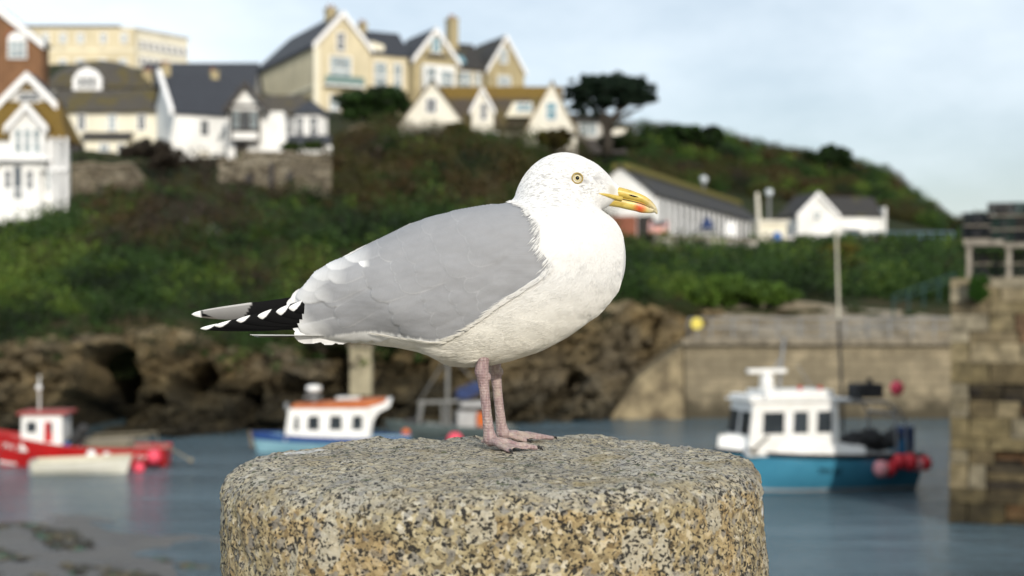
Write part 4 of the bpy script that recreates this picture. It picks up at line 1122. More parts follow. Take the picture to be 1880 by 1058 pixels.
# 6 white gabled house
h = House('white_house', 'white rendered house with a steep blue slate roof in the middle of the terrace', 322, 315, 116, 27)
h.gable(0, 128, 0, 190, 108, 190, 'x', W_WHITE, R_SLATE, -40, 4, 5)
h.part('coping', TRIM, lambda m: m.prism([(-6, 103), (95, 191), (95, 202), (-6, 113)], -12, -4.2, 'x'))
h.window(54, 70, 15, 26, 0, bars=0); h.window(92, 76, 7, 14, 0, bars=0, glass=GLASS_P)
h.part('lower_wall', W_WHITE, lambda m: m.add([(-30, -6, -40), (30, -6, -40), (30, -.3, -40), (-30, -.3, -40), (-2, -6, 100), (30, -6, 60), (30, -.3, 60), (-2, -.3, 100)], [(0, 3, 2, 1), (4, 5, 6, 7), (0, 1, 5, 4), (1, 2, 6, 5), (2, 3, 7, 6), (3, 0, 4, 7)]))
h.box('doorway', W_PALE, 42, 64, -1.2, -.2, 0, 40)
h.chimney(4, 95, 16, 185, 208, W_STONE, 2); h.chimney(98, 95, 14, 185, 202, W_STONE, 1)
# 7 long slate roof behind
h = House('slate_house', 'house showing only a long plain dark slate roof behind the terrace', 258, 200, 160)
h.gable(0, 205, 0, 90, 40, 88, 'x', W_GREY, R_SLATE, -30, 5, 4)
# 8 half-timbered house
h = House('timbered_house', 'white house with a dark timbered projecting bay under a small gable', 434, 300, 115, 4)
h.box('wall', W_WHITE, -16, 86, 0, 80, -40, 96)
h.gable(-12, 52, -20, 70, 102, 142, 'y', W_WHITE, R_DARK, 96.2, 9, 5, DARKW, 6)
h.box('bay', W_WHITE, -6, 42, -18, -.4, 42, 100)
for x in (2, 18, 34): h.window(x, 62, 11, 30, -18, bars=1, frame=DARKW, glass=GLASS_P if x != 18 else GLASS)
def tim(m):
    for x in (-7, 43): m.box(x-1.8, x+1.8, -20.5, -18.2, 38, 100)
    m.box(-9, 45, -21, -18.2, 37.5, 42); m.box(-9, 45, -21, -18.3, 100.2, 106); m.box(-9, 45, -20.4, -18.3, 56, 59.5)
h.part('timber_frame', DARKW, tim)
h.box('door', DARKW, -2, 20, -1.4, -.2, -10, 37); h.box('side_wall', W_WHITE, 46, 90, -8, -.3, -20, 78)
# 9 bungalow with turret
h = House('white_bungalow', 'white bungalow with a small conical slate turret at its right corner', 484, 276, 125, 0)
h.gable(-14, 76, 0, 70, 66, 102, 'x', W_WHITE, R_MOSS, -30, 5, 4)
for x in (14, 44): h.window(x, 30, 18, 28, 0, bars=2)
def tur(m, r0, r1, z0, z1): m.tube([(84, 10, z0), (84, 10, z1)], [r0, r1], 8)
h.part('turret', W_WHITE, lambda m: tur(m, 32, 32, -20, 64)); h.part('turret_roof', R_SLATE, lambda m: tur(m, 41, 3, 64.2, 94))
h.window(92, 24, 20, 34, -20.6, bars=2); h.window(70, 24, 12, 34, -20.4, bars=1)
h.box('lower_wing', W_WHITE, 6, 60, -28, -.3, -30, 14); h.part('lean_to_roof', R_SLATE, lambda m: m.prism([(-40, 5), (-21.5, 22), (-21.5, 25), (-40, 9)], 46, 128, 'x'))
h.box('garden_wall', W_WHITE, 60, 130, -42, -36, -30, 4)
# 10 big cream house on the hill
YB = 190
h = House('cream_mansion', 'large cream three-gabled house with slate roofs on top of the hill', 578, 235, YB, 27, cat='house')
h.xmap = lambda x: x if x < 109 else 109+(x-109)*.83
k = 1/math.cos(R(27))
h.part('wall', W_CREAM, lambda m: (m.prism([(0, -60), (108, -60), (108, 153), (54, 213), (0, 153)], 0, 14, 'y'), m.box(0.2, 107.8, 14.1, 390, -60, 152.8)))
h.part('roof', R_SLATE, lambda m: m.add([(-5, -4, 148), (54, -4, 214), (113, -4, 148), (-5, 395, 148), (54, 310, 214), (113, 395, 148), (-5, -4, 154), (54, -4, 220), (113, -4, 154), (-5, 395, 154), (54, 310, 220), (113, 395, 154)], [(6, 7, 10, 9), (7, 8, 11, 10), (9, 10, 11), (0, 3, 4, 1), (1, 4, 5, 2), (3, 5, 4), (0, 1, 7, 6), (1, 2, 8, 7), (0, 6, 9, 3), (2, 5, 11, 8), (3, 9, 11, 5)]))
h.part('bargeboard', TRIM, lambda m: [m.prism([(xe, 144), (54-sg*.2, 209), (54-sg*.2, 220.5), (xe, 154.5)], -6.6, -4.2, 'y') for xe, sg in ((-5, -1), (113, 1))])
h.window(50, 146, 13, 32, 0, bars=1, glass=GLASS); h.window(50, 84, 38, 50, 0, bars=2, glass=GLASS_P); h.window(38, 10, 16, 52, 0, bars=1, glass=GLASS_P)
h.box('balcony', TRIM, 16, 92, -14, -.3, 78, 81); h.part('balcony_glass', M('balcony_glass', (.16, .24, .23), rough=.2), lambda m: m.box(16, 92, -14, -13, 81.1, 97))
h.box('corner_pier', W_IVORY, -3, 8, -3, -.2, -60, 152); h.box('string_course', W_IVORY, -2.2, -.1, 4, 388, 76, 80)
h.window(0, 26, 22, 22, 110, side='l', bars=1, glass=GLASS_P); h.window(0, 28, 10, 18, 180, side='l', bars=0, glass=GLASS)
h.gable(109, 208, 14, 120, 148, 196, 'x', W_CREAM, R_SLATE, -60, 3, 5)
for x, w_ in ((140, 28), (182, 18)): h.window(x, 80, w_, 52, 14, bars=1, glass=GLASS_P)
h.part('dormer', W_IVORY, lambda m: m.prism([(118, 150), (150, 150), (150, 166), (118, 172)], 16, 40, 'y'))
h.gable(209, 322, -8, 130, 140, 200, 'y', W_STONE, R_SLATE, -60, 4, 4, TRIM, 6)
h.window(266, 158, 22, 26, -8, bars=1, glass=GLASS_B); h.box('lintel', DARKW, 240, 292, -12, -8.2, 146, 152)
h.box('bay', W_WHITE, 228, 306, -24, -8.3, -60, 130); h.window(246, 84, 24, 40, -24, bars=1, glass=GLASS_P); h.window(284, 84, 30, 36, -24, bars=1, glass=GLASS_P)
h.gable(323, 400, 12, 120, 134, 188, 'x', W_STONE, R_DARK, -60, 3, 5)
h.window(348, 92, 34, 34, 12, bars=1, glass=GLASS_P); h.window(384, 92, 12, 34, 12, bars=0, glass=GLASS_P)
h.part('skylight', GLASS_B, lambda m: m.add([(330, 16, 144), (356, 16, 144), (356, 32, 160), (330, 32, 160), (330, 14, 146), (356, 14, 146), (356, 30, 162), (330, 30, 162)], [(0, 3, 2, 1), (4, 5, 6, 7), (0, 1, 5, 4), (1, 2, 6, 5), (2, 3, 7, 6), (3, 0, 4, 7)]))
h.gable(401, 500, 0, 130, 134, 200, 'y', W_STONE, R_DARK, -60, 4, 4, TRIM, 5)
h.window(444, 150, 18, 26, 0, bars=1, glass=GLASS_P); h.window(446, 92, 30, 30, 0, bars=2, glass=GLASS_P)
h.chimney(52, 60, 18, 200, 232, W_STONE, 2); h.chimney(122, 70, 16, 180, 212, W_STONE, 2); h.chimney(344, 60, 22, 150, 236, W_STONE, 3)
# 11 white cottage with mossy roof
h = House('white_cottage', 'off-white cottage with two gables and a mossy brown roof left of the pine', 716, 262, 145)
h.gable(0, 156, 0, 130, 10, 112, 'y', W_PALE, R_BROWN, -40, 5, 5, None, 6)
h.window(76, 56, 18, 24, 0, bars=1); h.box('doorway', DARKW, 46, 70, -2, -.2, -20, 16)
h.gable(60, 316, 20, 150, 22, 111, 'x', W_PALE, R_GOLD, -40, 4, 5)
h.part('roof_tiles', R_BROWN, lambda m: m.prism([(13.5, 22.5), (62, 88.2), (62, 90), (13.5, 24.5)], 100, 316, 'x'))
h.gable(246, 342, -6, 110, 18, 110, 'y', W_PALE, R_GOLD, -40, 5, 5, None, 6, ridge=298)
h.window(296, 42, 18, 30, -6, bars=0, glass=GLASS_B)
h.gable(150, 190, 8, 70, 62, 100, 'y', W_PALE, R_GOLD, 20, 4, 4, TRIM, 4); h.window(172, 44, 10, 28, 8, bars=0)
h.part('dormer', W_IVORY, lambda m: m.prism([(212, 50), (262, 50), (262, 76), (226, 76)], 16, 50, 'y')); h.window(246, 60, 26, 13, 16, bars=1, glass=GLASS_B)
h.box('porch', W_PALE, 160, 246, 6, 18, -40, 20); h.window(184, -4, 24, 22, 6, bars=1, glass=GLASS_B); h.box('doorway', DARKW, 226, 242, 4.6, 5.8, -24, 16)
# 12 flat house behind the pine
h = House('flat_house', 'low white house with a dark flat roof half hidden behind the pine', 1052, 262, 172)
h.box('wall', W_GREY, 0, 62, 0, 60, -20, 38); h.box('roof', R_DARK, -6, 68, -8, 64, 38.1, 52); h.box('side_wing', W_PALE, 68.2, 98, 4, 60, -1, 26); h.box('base_wall', DARKW, 60.2, 98, -4, 60, -20, -1.2)
h.window(28, 14, 30, 22, 0, bars=1, glass=GLASS_P); h.box('base_wall', DARKW, -4, 60, -6, -.3, -20, 6)
# 13 long building with pilasters
h = House('boathouse_row', 'long low building with white pilasters and a mossy dark roof receding from its white gable', 1140, 443, 130, 69.2, cat='building')
# frame: x runs away to the right along the building; y runs to the left
L_ = 1010
h.gable(0, L_, -64, 64, 84, 136, 'x', W_WHITE, R_DARK, -10, 5, 5)
h.box('ridge_moss', roofmat('yellow_moss', (.17, .15, .04)), 0, L_, -16, 16, 131, 142)
def pil(m):
    for i in range(20): m.box(14+48*i, 33+48*i, -66.5, -64.2, -5, 83)
h.part('pilasters', TRIM, pil)
for i in range(20): h.part('window', GLASS, lambda m: m.box(33.5+48*i, 61.5+48*i, -65.2, -64.3, 20, 80))
h.part('gable_lean_to', W_RED, lambda m: m.box(-4, -.5, -30, 60, -20, 46)); h.part('gable_shutter', DARKW, lambda m: m.box(-1.6, -.3, -62, -32, -10, 46))
# 14 kiosk
h = House('kiosk', 'small pale flat-roofed kiosk with a blue round sign beside the long building', 1396, 446, 140, 14, cat='kiosk')
h.box('wall', W_IVORY, 0, 52, 0, 40, -12, 36); h.box('roof', W_PALE, -3, 56, -4, 44, 36.1, 42); h.box('shutter', W_PALE, 6, 20, -1.5, -.2, 2, 24)
BLUE = M('sign_blue', (.06, .16, .42), rough=.4); h.part('round_sign', BLUE, lambda m: m.tube([(33, -.2, 12), (33, -2, 12)], [9, 9], 20))
# 15 lone white house
h = House('white_house', 'lone white house with a dark slate roof on the road at the right', 1464, 440, 160, 12)
h.gable(0, 80, 0, 100, 44, 84, 'y', W_WHITE, R_DARK, -14, 3, 4, TRIM, 3)
h.gable(80.5, 172, 6, 92, 44, 80, 'x', W_WHITE, R_DARK, -14, 2, 4)
h.window(38, 36, 12, 16, 0, bars=1, glass=GLASS_P); h.box('doorway', DARKW, 98, 122, 4.4, 5.8, -14, 18); h.part('porch_roof', TRIM, lambda m: m.box(92, 128, -2, 5.8, 20, 25))
h.box('end_wall', W_WHITE, 172.5, 178, 2, 96, -14, 62)
# walls on the slope
def rubble_wall(name, label, x0, x1, py0, py1, Y, tops, th=.8, notch=()):
    root = thing(name, label, 'wall', P((x0+x1)/2, py1, Y)); s = Y/F; n = 40
    mb = MB(); rows = []
    for i in range(n+1):
        x = x0+(x1-x0)*i/n; top = float(np.interp(x, [a for a, b in tops], [b for a, b in tops])); row = []
        for j in range(14):
            p = P(x, py1+(top-py1)*j/13, Y); p.y -= .22*tnoise((p.x*2, 1, p.z*3), .8); row.append(p)
        t_ = row[-1]; row.append(t_+Vector((0, th, .02))); row.append(Vector((t_.x, t_.y+th, P(x, py1, Y).z)))
        rows.append(row)
    mb.grid(rows); mb.build('masonry', stone, root, False, fix=False)
    def cop(m):
        for i in range(n):
            a = x0+(x1-x0)*i/n; b = x0+(x1-x0)*(i+.94)/n; top = float(np.interp((a+b)/2, [q for q, _ in tops], [q for _, q in tops]))
            A = P(a, top, Y); B = P(b, top, Y); m.box(A.x, B.x, Y-.25, Y+th+.1, A.z+.03, A.z+.16+.05*(i % 3))
    m = MB(); cop(m); m.build('coping', W_RUBBLE, root)
    for (x, y, w_, h_) in notch:
        m = MB(); a = P(x, y, Y); m.box(a.x, a.x+w_*s, Y-.42, Y-.1, a.z-h_*s, a.z); m.build('opening', DARKW, root)
    return root
def stone_mat(name, c1, c2, c3, sc=1.0):
    t = NT(name); v = t.voro(1.1*sc, out='Color', vec=t.map((1, 1, 1.8))); a = t.sep(v)[0]; e = t.voro(1.1*sc, feat='DISTANCE_TO_EDGE', vec=t.map((1, 1, 1.8))); n = t.noise(2.5*sc, 5, .7)
    col = t.ramp(a, [(0, c1), (.5, c2), (1, c3)]); col = t.mix(t.ramp(n, [(.4, .6), (.65, 0.)]), col, tuple(k*.35 for k in c1)); col = t.mix(t.ramp(e, [(.0, .8), (.07, 0.)]), col, (.03, .027, .022))
    return t.done(col, .9, t.math('ADD', t.ramp(e, [(.0, 0.), (.1, 1.)]), n), .6, .06, .2)
stone = stone_mat('rubble_masonry', (.13, .11, .08), (.24, .21, .155), (.30, .27, .21))
rubble_wall('stone_wall', 'weathered stone retaining wall right of the balconied white house', 132, 268, 305, 384, 104, [(132, 308), (170, 303), (205, 309), (240, 304), (252, 318), (268, 340)], notch=[(180, 340, 10, 18)])
rubble_wall('stone_wall', 'ruined stone terrace wall with dark openings below the timbered house', 400, 606, 290, 372, 108, [(400, 300), (440, 296), (446, 284), (540, 284), (545, 290), (606, 292)], notch=[(452, 322, 14, 12), (496, 300, 8, 60), (528, 318, 12, 16), (530, 340, 12, 14), (460, 338, 6, 10)])
rubble_wall('stone_wall', 'low crumbling garden wall under the evergreen shrub', 618, 712, 232, 278, 150, [(618, 262), (640, 240), (668, 232), (700, 236), (712, 250)])
# ------------------------------------------------------------------ far quay
def course_mat(name, c1, c2, dark, tide):
    t = NT(name); b = t.n('ShaderNodeTexBrick'); b.inputs['Scale'].default_value = 1; b.inputs['Brick Width'].default_value = 1.3; b.inputs['Row Height'].default_value = .5; b.inputs['Mortar Size'].default_value = .02
    b.inputs['Color1'].default_value = c1+(1,); b.inputs['Color2'].default_value = c2+(1,); b.inputs['Mortar'].default_value = dark+(1,); b.inputs['Bias'].default_value = -.2
    cc = t.n('ShaderNodeCombineXYZ'); x, y, z = t.sep(t.co); t.l(t.math('ADD', x, y), cc.inputs[0]); t.l(z, cc.inputs[1]); t.l(cc.outputs[0], b.inputs['Vector'])
    n = t.noise(.6, 6, .7); n2 = t.noise(3, 5, .7)
    col = t.mix(t.ramp(n, [(.42, .75), (.62, 0.)]), b.outputs['Color'], tuple(k*.45 for k in c1))
    td = t.ramp(t.math('ADD', t.math('MULTIPLY', z, 1/tide), t.math('MULTIPLY', t.math('SUBTRACT', n, .5), 1.1)), [(.25, .9), (.75, 0.)])
    col = t.mix(td, col, (.045, .038, .024))
    return t.done(col, .85, t.math('ADD', n2, b.outputs['Fac']), .5, .05, .25)
qm = course_mat('quay_masonry', (.30, .25, .165), (.20, .17, .115), (.07, .06, .045), 2.6)
qz = P(1500, 622, 80).z
q = thing('far_quay', 'long sandy stone harbour wall across the water behind the blue boat', 'quay', P(1500, 775, 80))
m = MB(); a = P(1258, 600, 80).x; m.box(a, 75, 80, 90.5, -1.5, qz-.35, .0, .25); m.build('wall', qm, q)
m = MB()
for i in range(44): m.box(a-.15+1.16*i, a-.15+1.16*i+1.12, 79.85, 81.2, qz-.34, qz-.02+.03*(i % 2))
m.build('coping', W_RUBBLE, q)
m = MB(); m.add([(a-5, 79.6, -1), (a-.1, 79.6, -1), (a-.1, 84, -1), (a-5, 84, -1), (a-2.6, 80.4, qz-2.2), (a-.1, 80.2, qz-.4), (a-.1, 84, qz-.4), (a-2.8, 84, qz-2)], [(0, 3, 2, 1), (4, 5, 6, 7), (0, 1, 5, 4), (1, 2, 6, 5), (2, 3, 7, 6), (3, 0, 4, 7)]); m.build('buttress', M('lichen_rock', (.29, .235, .14), (.075, .058, .036), .9, .9, .1), q)
STEEL = M('galvanised_steel', (.22, .23, .24), rough=.6)
r_ = thing('quay_railing', 'grey tubular railing along the top of the far quay', 'railing', P(1500, 620, 80.6))
x0 = P(1265, 600, 80.6).x; x1 = P(1760, 600, 80.6).x; npost = 13
for i in range(npost):
    x = x0+(x1-x0)*i/(npost-1); m = MB(); m.tube([(x, 80.9, qz+.01), (x, 80.9, qz+1.15)], .045, 8); m.build('post', STEEL, r_)
m = MB(); m.tube([(x0, 80.9, qz+1.15), (x1, 80.9, qz+1.15)], .035, 8); m.tube([(x0, 80.9, qz+.62), (x1, 80.9, qz+.62)], .03, 8); m.build('rail', STEEL, r_)
YEL = M('sign_yellow', (.70, .58, .10), rough=.5)
sg = thing('yellow_sign', 'small round yellow warning sign on a post at the end of the far quay', 'sign', Vector((P(1279, 600, 80.2).x, 80.2, qz)))
p = OFF[sg]; m = MB(); m.tube([p, p+Vector((0, 0, .95))], .04, 8); m.build('post', STEEL, sg)
m = MB(); c = p+Vector((0, -.06, .85)); m.tube([c, c+Vector((0, -.05, 0))], [.33, .33], 24); m.build('sign_plate', YEL, sg)
# concrete pillar on the rocks behind the cabin boat
h = House('concrete_pillar', 'pale square concrete pillar standing against the cliff above the cabin boat', 642, 706, 73.5, cat='pillar')
h.box('shaft', wallmat('pillar_concrete', (.36, .32, .22), .4, 3), 0, 40, 0, 40, -20, 68); h.box('cap', W_RUBBLE, -4, 44, -4, 44, 68.1, 76)
h.box('deck', M('dark_plank', (.02, .017, .013), rough=1, spec=0), -85, 130, -6, 46, 76.1, 82)
# railings on the left slope
def slope_rail(name, label, pts, mat, hgt, r=.05, every=1):
    root = thing(name, label, 'railing', P(*pts[0])); top = [P(*p)+Vector((0, 0, hgt)) for p in pts]
    for p in pts[::every]:
        m = MB(); m.tube([P(*p)-Vector((0, 0, .6)), P(*p)+Vector((0, 0, hgt+.03))], r, 8); m.build('post', mat, root)
    m = MB(); m.tube(top, r*.8, 8); m.tube([p-Vector((0, 0, hgt*.5)) for p in top], r*.7, 8); m.build('rail', mat, root)
slope_rail('step_railing', 'grey metal railing going down the steps on the left slope', [(340, 436, 93.5), (362, 438, 93.3), (384, 442, 93), (402, 458, 92.4), (420, 470, 92), (440, 478, 91.7), (462, 486, 91.3)], STEEL, 1.15, .06)
GREENP = M('green_paint', (.012, .045, .042), rough=.6)
slope_rail('stair_handrail', 'green handrail slanting up to the pier above the grey rock bank', [(1640, 566, 84), (1668, 556, 84), (1696, 546, 84), (1724, 536, 84), (1752, 526, 84)], GREENP, .75, .06)
BLUEP = M('faded_blue_paint', (.16, .25, .33), rough=.6)
slope_rail('road_railing', 'faded blue railing along the road in front of the lone white house', [(1550+i*20, 446, 144+i*.4) for i in range(11)], BLUEP, 1.1, .06)
# street furniture on the terrace
def lamp(name, label, px, pyb, pyt, Y):
    root = thing(name, label, 'street lamp', P(px, pyb, Y)); s = Y/F
    m = MB(); m.tube([P(px, pyb, Y), P(px, pyt+8, Y)], [3*s, 2*s], 8); m.build('pole', STEEL, root)
    m = MB(); m.tube([P(px, pyt+8, Y), P(px, pyt+5, Y), P(px, pyt-4, Y), P(px, pyt-7, Y)], [2*s, 6*s, 7.5*s, 1*s], 12); m.build('lantern', M('lantern_glass', (.55, .60, .64), rough=.2), root, True)
lamp('street_lamp', 'street lamp with a pale globe standing above the roof of the long building', 1292, 440, 330, 168)
lamp('street_lamp', 'street lamp with a pale globe between the long building and the lone white house', 1412, 446, 354, 150)
h = House('flag_post', 'thick pale post leaning beside the kiosk', 1391, 446, 139, cat='post'); h.part('shaft', W_PALE, lambda m: m.tube([(4, 0, -5), (-1, 0, 92)], [4.5, 3], 8)); h.part('foot', W_GREY, lambda m: m.tube([(4.3, 0, -6), (4, 0, 4)], [8, 7], 8))
def car(name, label, px, py, Y, yaw, c, sc=1.0):
    root = thing(name, label, 'car', P(px, py, Y), 'cars parked on the terrace'); o = P(px, py, Y); cs, sn = math.cos(R(yaw)), math.sin(R(yaw))
    T = lambda p: o+Vector(((p.x*cs-p.y*sn)*sc, (p.x*sn+p.y*cs)*sc, p.z*sc))
    def part(n, mat, fn, par=None):
        m = MB(); m.T = T; fn(m); return m.build(n, mat, par or root, True if n == 'tyre' else False)
    pm = M('car_paint', c, c, rough=.3, spec=.5)
    part('body', pm, lambda m: (m.prism([(-2.05, .3), (2.05, .3), (2.1, .6), (2.0, .82), (1.0, .92), (.45, 1.38), (-1.0, 1.42), (-1.75, .95), (-2.08, .85)], -.82, .82, 'y')))
    part('window', GLASS, lambda m: m.prism([(.85, .95), (.40, 1.30), (-.95, 1.34), (-1.5, .97)], -.835, .835, 'y')); part('windscreen', GLASS, lambda m: m.add([(1.0, -.7, .97), (1.0, .7, .97), (.52, .62, 1.36), (.52, -.62, 1.36)], [(0, 1, 2, 3)]))
    for x in (-1.3, 1.3):
        for y in (-.74, .74):
            w_ = part('wheel', STEEL, lambda m: m.tube([(x, y-.11, .32), (x, y+.11, .32)], .2, 14)); part('tyre', M('tyre_rubber', (.02, .02, .02)), lambda m: m.tube([(x, y-.1, .32), (x, y+.1, .32)], .32, 18), w_)
    for y in (-.6, .6): part('headlight', GLASS_P, lambda m: m.box(2.02, 2.12, y-.16, y+.16, .62, .76))
car('parked_car', 'pale pink car parked end on by the white gable of the long building', 1209, 436, 122, -96, (.62, .32, .28))
car('parked_car', 'silver car parked in front of the pilasters of the long building', 1292, 444, 131, 200, (.45, .45, .44), .8)
car('parked_car', 'white car parked just right of the kiosk', 1458, 446, 142, 200, (.75, .72, .70), .62)
h = House('notice_board', 'bright white upright notice board in front of the long building', 1331, 442, 130, cat='sign'); h.box('panel', TRIM, 0, 22, 0, 4, 6, 34); h.box('leg', TRIM, 3, 5, 1, 3, -4, 5.9); h.box('leg', TRIM, 17, 19, 1, 3, -4, 5.9)
h = House('parasol', 'folded dark blue parasol by the long building', 1298, 442, 134, cat='parasol'); h.part('pole', STEEL, lambda m: m.tube([(0, 0, -6), (0, 0, 44)], 1, 8)); h.part('canopy', M('navy_canvas', (.02, .04, .12)), lambda m: m.tube([(0, 0, 14), (0, 0, 24), (0, 0, 38), (0, 0, 43)], [10, 13, 7, 1], 10))
h = House('terrace_wall', 'low pale wall between the terrace and the green slope', 1205, 450, 119, 33, cat='wall'); h.box('wall', W_GREY, 0, 250, 0, 8, -12, 14); h.box('coping', W_RUBBLE, -1, 251, -2, 10, 14.1, 17)
# ------------------------------------------------------------------ boats
BUOY = M('pink_buoy', (.78, .08, .13), (.64, .06, .10), 4, .45); BUOYR = M('red_buoy', (.70, .04, .055), (.56, .03, .045), 4, .45); BUOYP = M('faded_pink_buoy', (.74, .34, .36), (.64, .26, .28), 4, .5); ORANGE = M('orange_plastic', (.65, .15, .03), rough=.45)
BW = M('boat_white', (.80, .80, .79), (.70, .69, .66), 1.5, .35, spec=.5); ROPE = M('rope', (.25, .22, .16)); NETD = M('dark_gear', (.018, .018, .02), (.05, .05, .05), 6, .9, .05); BLACKP = M('black_paint', (.012, .013, .016), rough=.4)
class Boat:
    def __init__(s, name, label, px, Y, yaw, L, cat='boat', z=0, pitch=0):
        s.o = Vector((P(px, 0, Y).x, Y, z)); s.c, s.sn = math.cos(R(yaw)), math.sin(R(yaw)); s.L = L; s.root = thing(name, label, cat, s.o)
    def T(s, p): return s.o+Vector((p.x*s.c-p.y*s.sn, p.x*s.sn+p.y*s.c, p.z))
    def part(s, name, mat, fn, parent=None, smooth=False, bevel=0):
        m = MB(); m.T = s.T; fn(m); return m.build(name, mat, parent or s.root, smooth, bevel)
    def hull(s, mat, B, sheer, keel=-.5, n=36, trans=.8, full=.45, flare=.75, bands=None, rake=.12, x_of=None):
        """x from -L/2 (bow) to L/2 (stern)"""
        L = s.L
        def half(t): return B/2*min(1, (math.sin(min(1, t/full)*math.pi/2))**.75)*(1-(1-trans)*max(0, (t-.6)/.4)**1.6)
        s.half = half; s.sheer = sheer
        def sec(t, side, fr0=0.0, fr1=1.0, k=12, out=0.0):
            pts = []
            zt = sheer(t); b = half(t)
            for j in range(k):
                f = fr0+(fr1-fr0)*j/(k-1)
                z = keel+(zt-keel)*f
                w = b*(1-(1-f)**2.6*(1-.25*flare))*(flare+(1-flare)*f) if t > 0 else 0
                x = -L/2+L*t - rake*L*(f-.5)*max(0, 1-t*3.2)
                pts.append((x, side*(w+out), z))
            return pts
        s.sec = sec
        def fn(m):
            for side in (-1, 1): m.grid([sec(i/n, side) for i in range(n+1)])
            a, b = sec(1, -1), sec(1, 1); m.grid([a, [(p[0]+.04, 0, p[2]) for p in a], b])
        h = s.part('hull', mat, fn, smooth=True)
        s.part('deck', M('deck_grey', (.30, .29, .27), rough=.7), lambda m: m.grid([[(sec(i/n, -1)[-1][0], -half(i/n)*.98, sheer(i/n)-.10), (sec(i/n, 1)[-1][0], half(i/n)*.98, sheer(i/n)-.10)] for i in range(n+1)]))
        return h
    def band(s, name, mat, f0, f1, out=.012, n=36, t0=0, t1=1, k=3):
        def fn(m):
            for side in (-1, 1): m.grid([s.sec(t0+(t1-t0)*i/n, side, f0, f1, k, out) for i in range(n+1)])
        return s.part(name, mat, fn, smooth=True)
    def rail(s, mat, r=.05, t0=0, t1=1, n=36, dz=0):
        def fn(m):
            for side in (-1, 1): m.tube([Vector(s.sec(t0+(t1-t0)*i/n, side)[-1])+Vector((0, 0, dz)) for i in range(n+1)], r, 8)
        return s.part('gunwale', mat, fn, smooth=True)
    def cabin(s, name, mat, x0, x1, w, z0, z1, fr=.2, br=0, wt=.9):
        return s.part(name, mat, lambda m: m.add([(x0, -w, z0), (x1, -w, z0), (x1, w, z0), (x0, w, z0), (x0+fr, -w*wt, z1), (x1-br, -w*wt, z1), (x1-br, w*wt, z1), (x0+fr, w*wt, z1)], [(0, 3, 2, 1), (4, 5, 6, 7), (0, 1, 5, 4), (1, 2, 6, 5), (2, 3, 7, 6), (3, 0, 4, 7)]), bevel=.05)
    def swin(s, x0, x1, z0, z1, w0, wt, zb, zt, glass=None, lean0=0, lean1=0, side=-1, name='window'):
        """side window with white frame lying on the cabin's leaning wall"""
        def y(z): return side*(w0+(w0*wt-w0)*(z-zb)/(zt-zb))
        o = side*.012
        return s.part(name, glass or GLASS, lambda m: m.add([(x0, y(z0)+o, z0), (x1, y(z0)+o, z0), (x1+lean1, y(z1)+o, z1), (x0+lean0, y(z1)+o, z1), (x0, y(z0)-o*3, z0), (x1, y(z0)-o*3, z0), (x1+lean1, y(z1)-o*3, z1), (x0+lean0, y(z1)-o*3, z1)], [(0, 1, 2, 3), (7, 6, 5, 4), (0, 4, 5, 1), (1, 5, 6, 2), (2, 6, 7, 3), (3, 7, 4, 0)]))
    def text(s, body, x, z, size, mat, t, f, yaw_add=0, side=-1, extrude=.004):
        cu = bpy.data.curves.new('registration', 'FONT'); cu.body = body; cu.size = size; cu.align_x = 'CENTER'; cu.align_y = 'CENTER'; cu.extrude = extrude
        p = Vector(s.sec(t, side, f, f+.001, 2, .02)[0]); q = Vector(s.sec(t+.06, side, f, f+.001, 2, .02)[0]); up = Vector(s.sec(t, side, min(1, f+.1), 1, 2, .02)[0])
        X = (s.T(q)-s.T(p)).normalized(); Z = (s.T(up)-s.T(p)).normalized(); N = X.cross(Z).normalized(); Z = N.cross(X)
        tmp = bpy.data.objects.new('tmp', cu); COL.objects.link(tmp); bpy.context.view_layer.update()
        me = bpy.data.meshes.new_from_object(tmp.evaluated_get(bpy.context.evaluated_depsgraph_get())); bpy.data.objects.remove(tmp)
        me.materials.clear(); me.materials.append(mat)
        mw = Matrix((X, Z, N)).transposed().to_4x4(); mw.translation = s.T(p)+N*.01 - s.o
        me.transform(mw)
        o = bpy.data.objects.new('registration_letters', me); COL.objects.link(o)
        o.parent = s.root; OFF[o] = s.o; return o
def buoy(name, label, c, r, mat, group='buoys hung along the stern of the blue boat', cat='buoy'):
    o = thing(name, label, cat, c, group); m = MB(); m.ball(c, r, 16, 12, (1, 1, 1.08)); m.build('float', mat, o, True)
    m = MB(); m.tube([c+Vector((0, 0, r*.98)), c+Vector((0, 0, r*1.3))], [r*.28, r*.2], 10); m.build('eye', NETD, o, True); return o
# --- blue boat at the right
sB = 49.1/F
b = Boat('fishing_boat', 'blue hulled fishing boat with a white wheelhouse moored at the right', 1500, 49.4, 15, 6.9)
HB = M('blue_hull_paint', (.055, .24, .36), (.042, .195, .30), 2, .3, spec=.5)
b.hull(HB, 2.7, lambda t: 1.22+.28*(1-t)**2.2+.03*t, -.5, trans=.86, full=.42, flare=.78, rake=.10)
b.band('black_strake', BLACKP, .93, 1.0, .02); b.band('boot_stripe', M('pale_stripe', (.50, .46, .44)), .30, .345, .012); b.rail(BLACKP, .05)
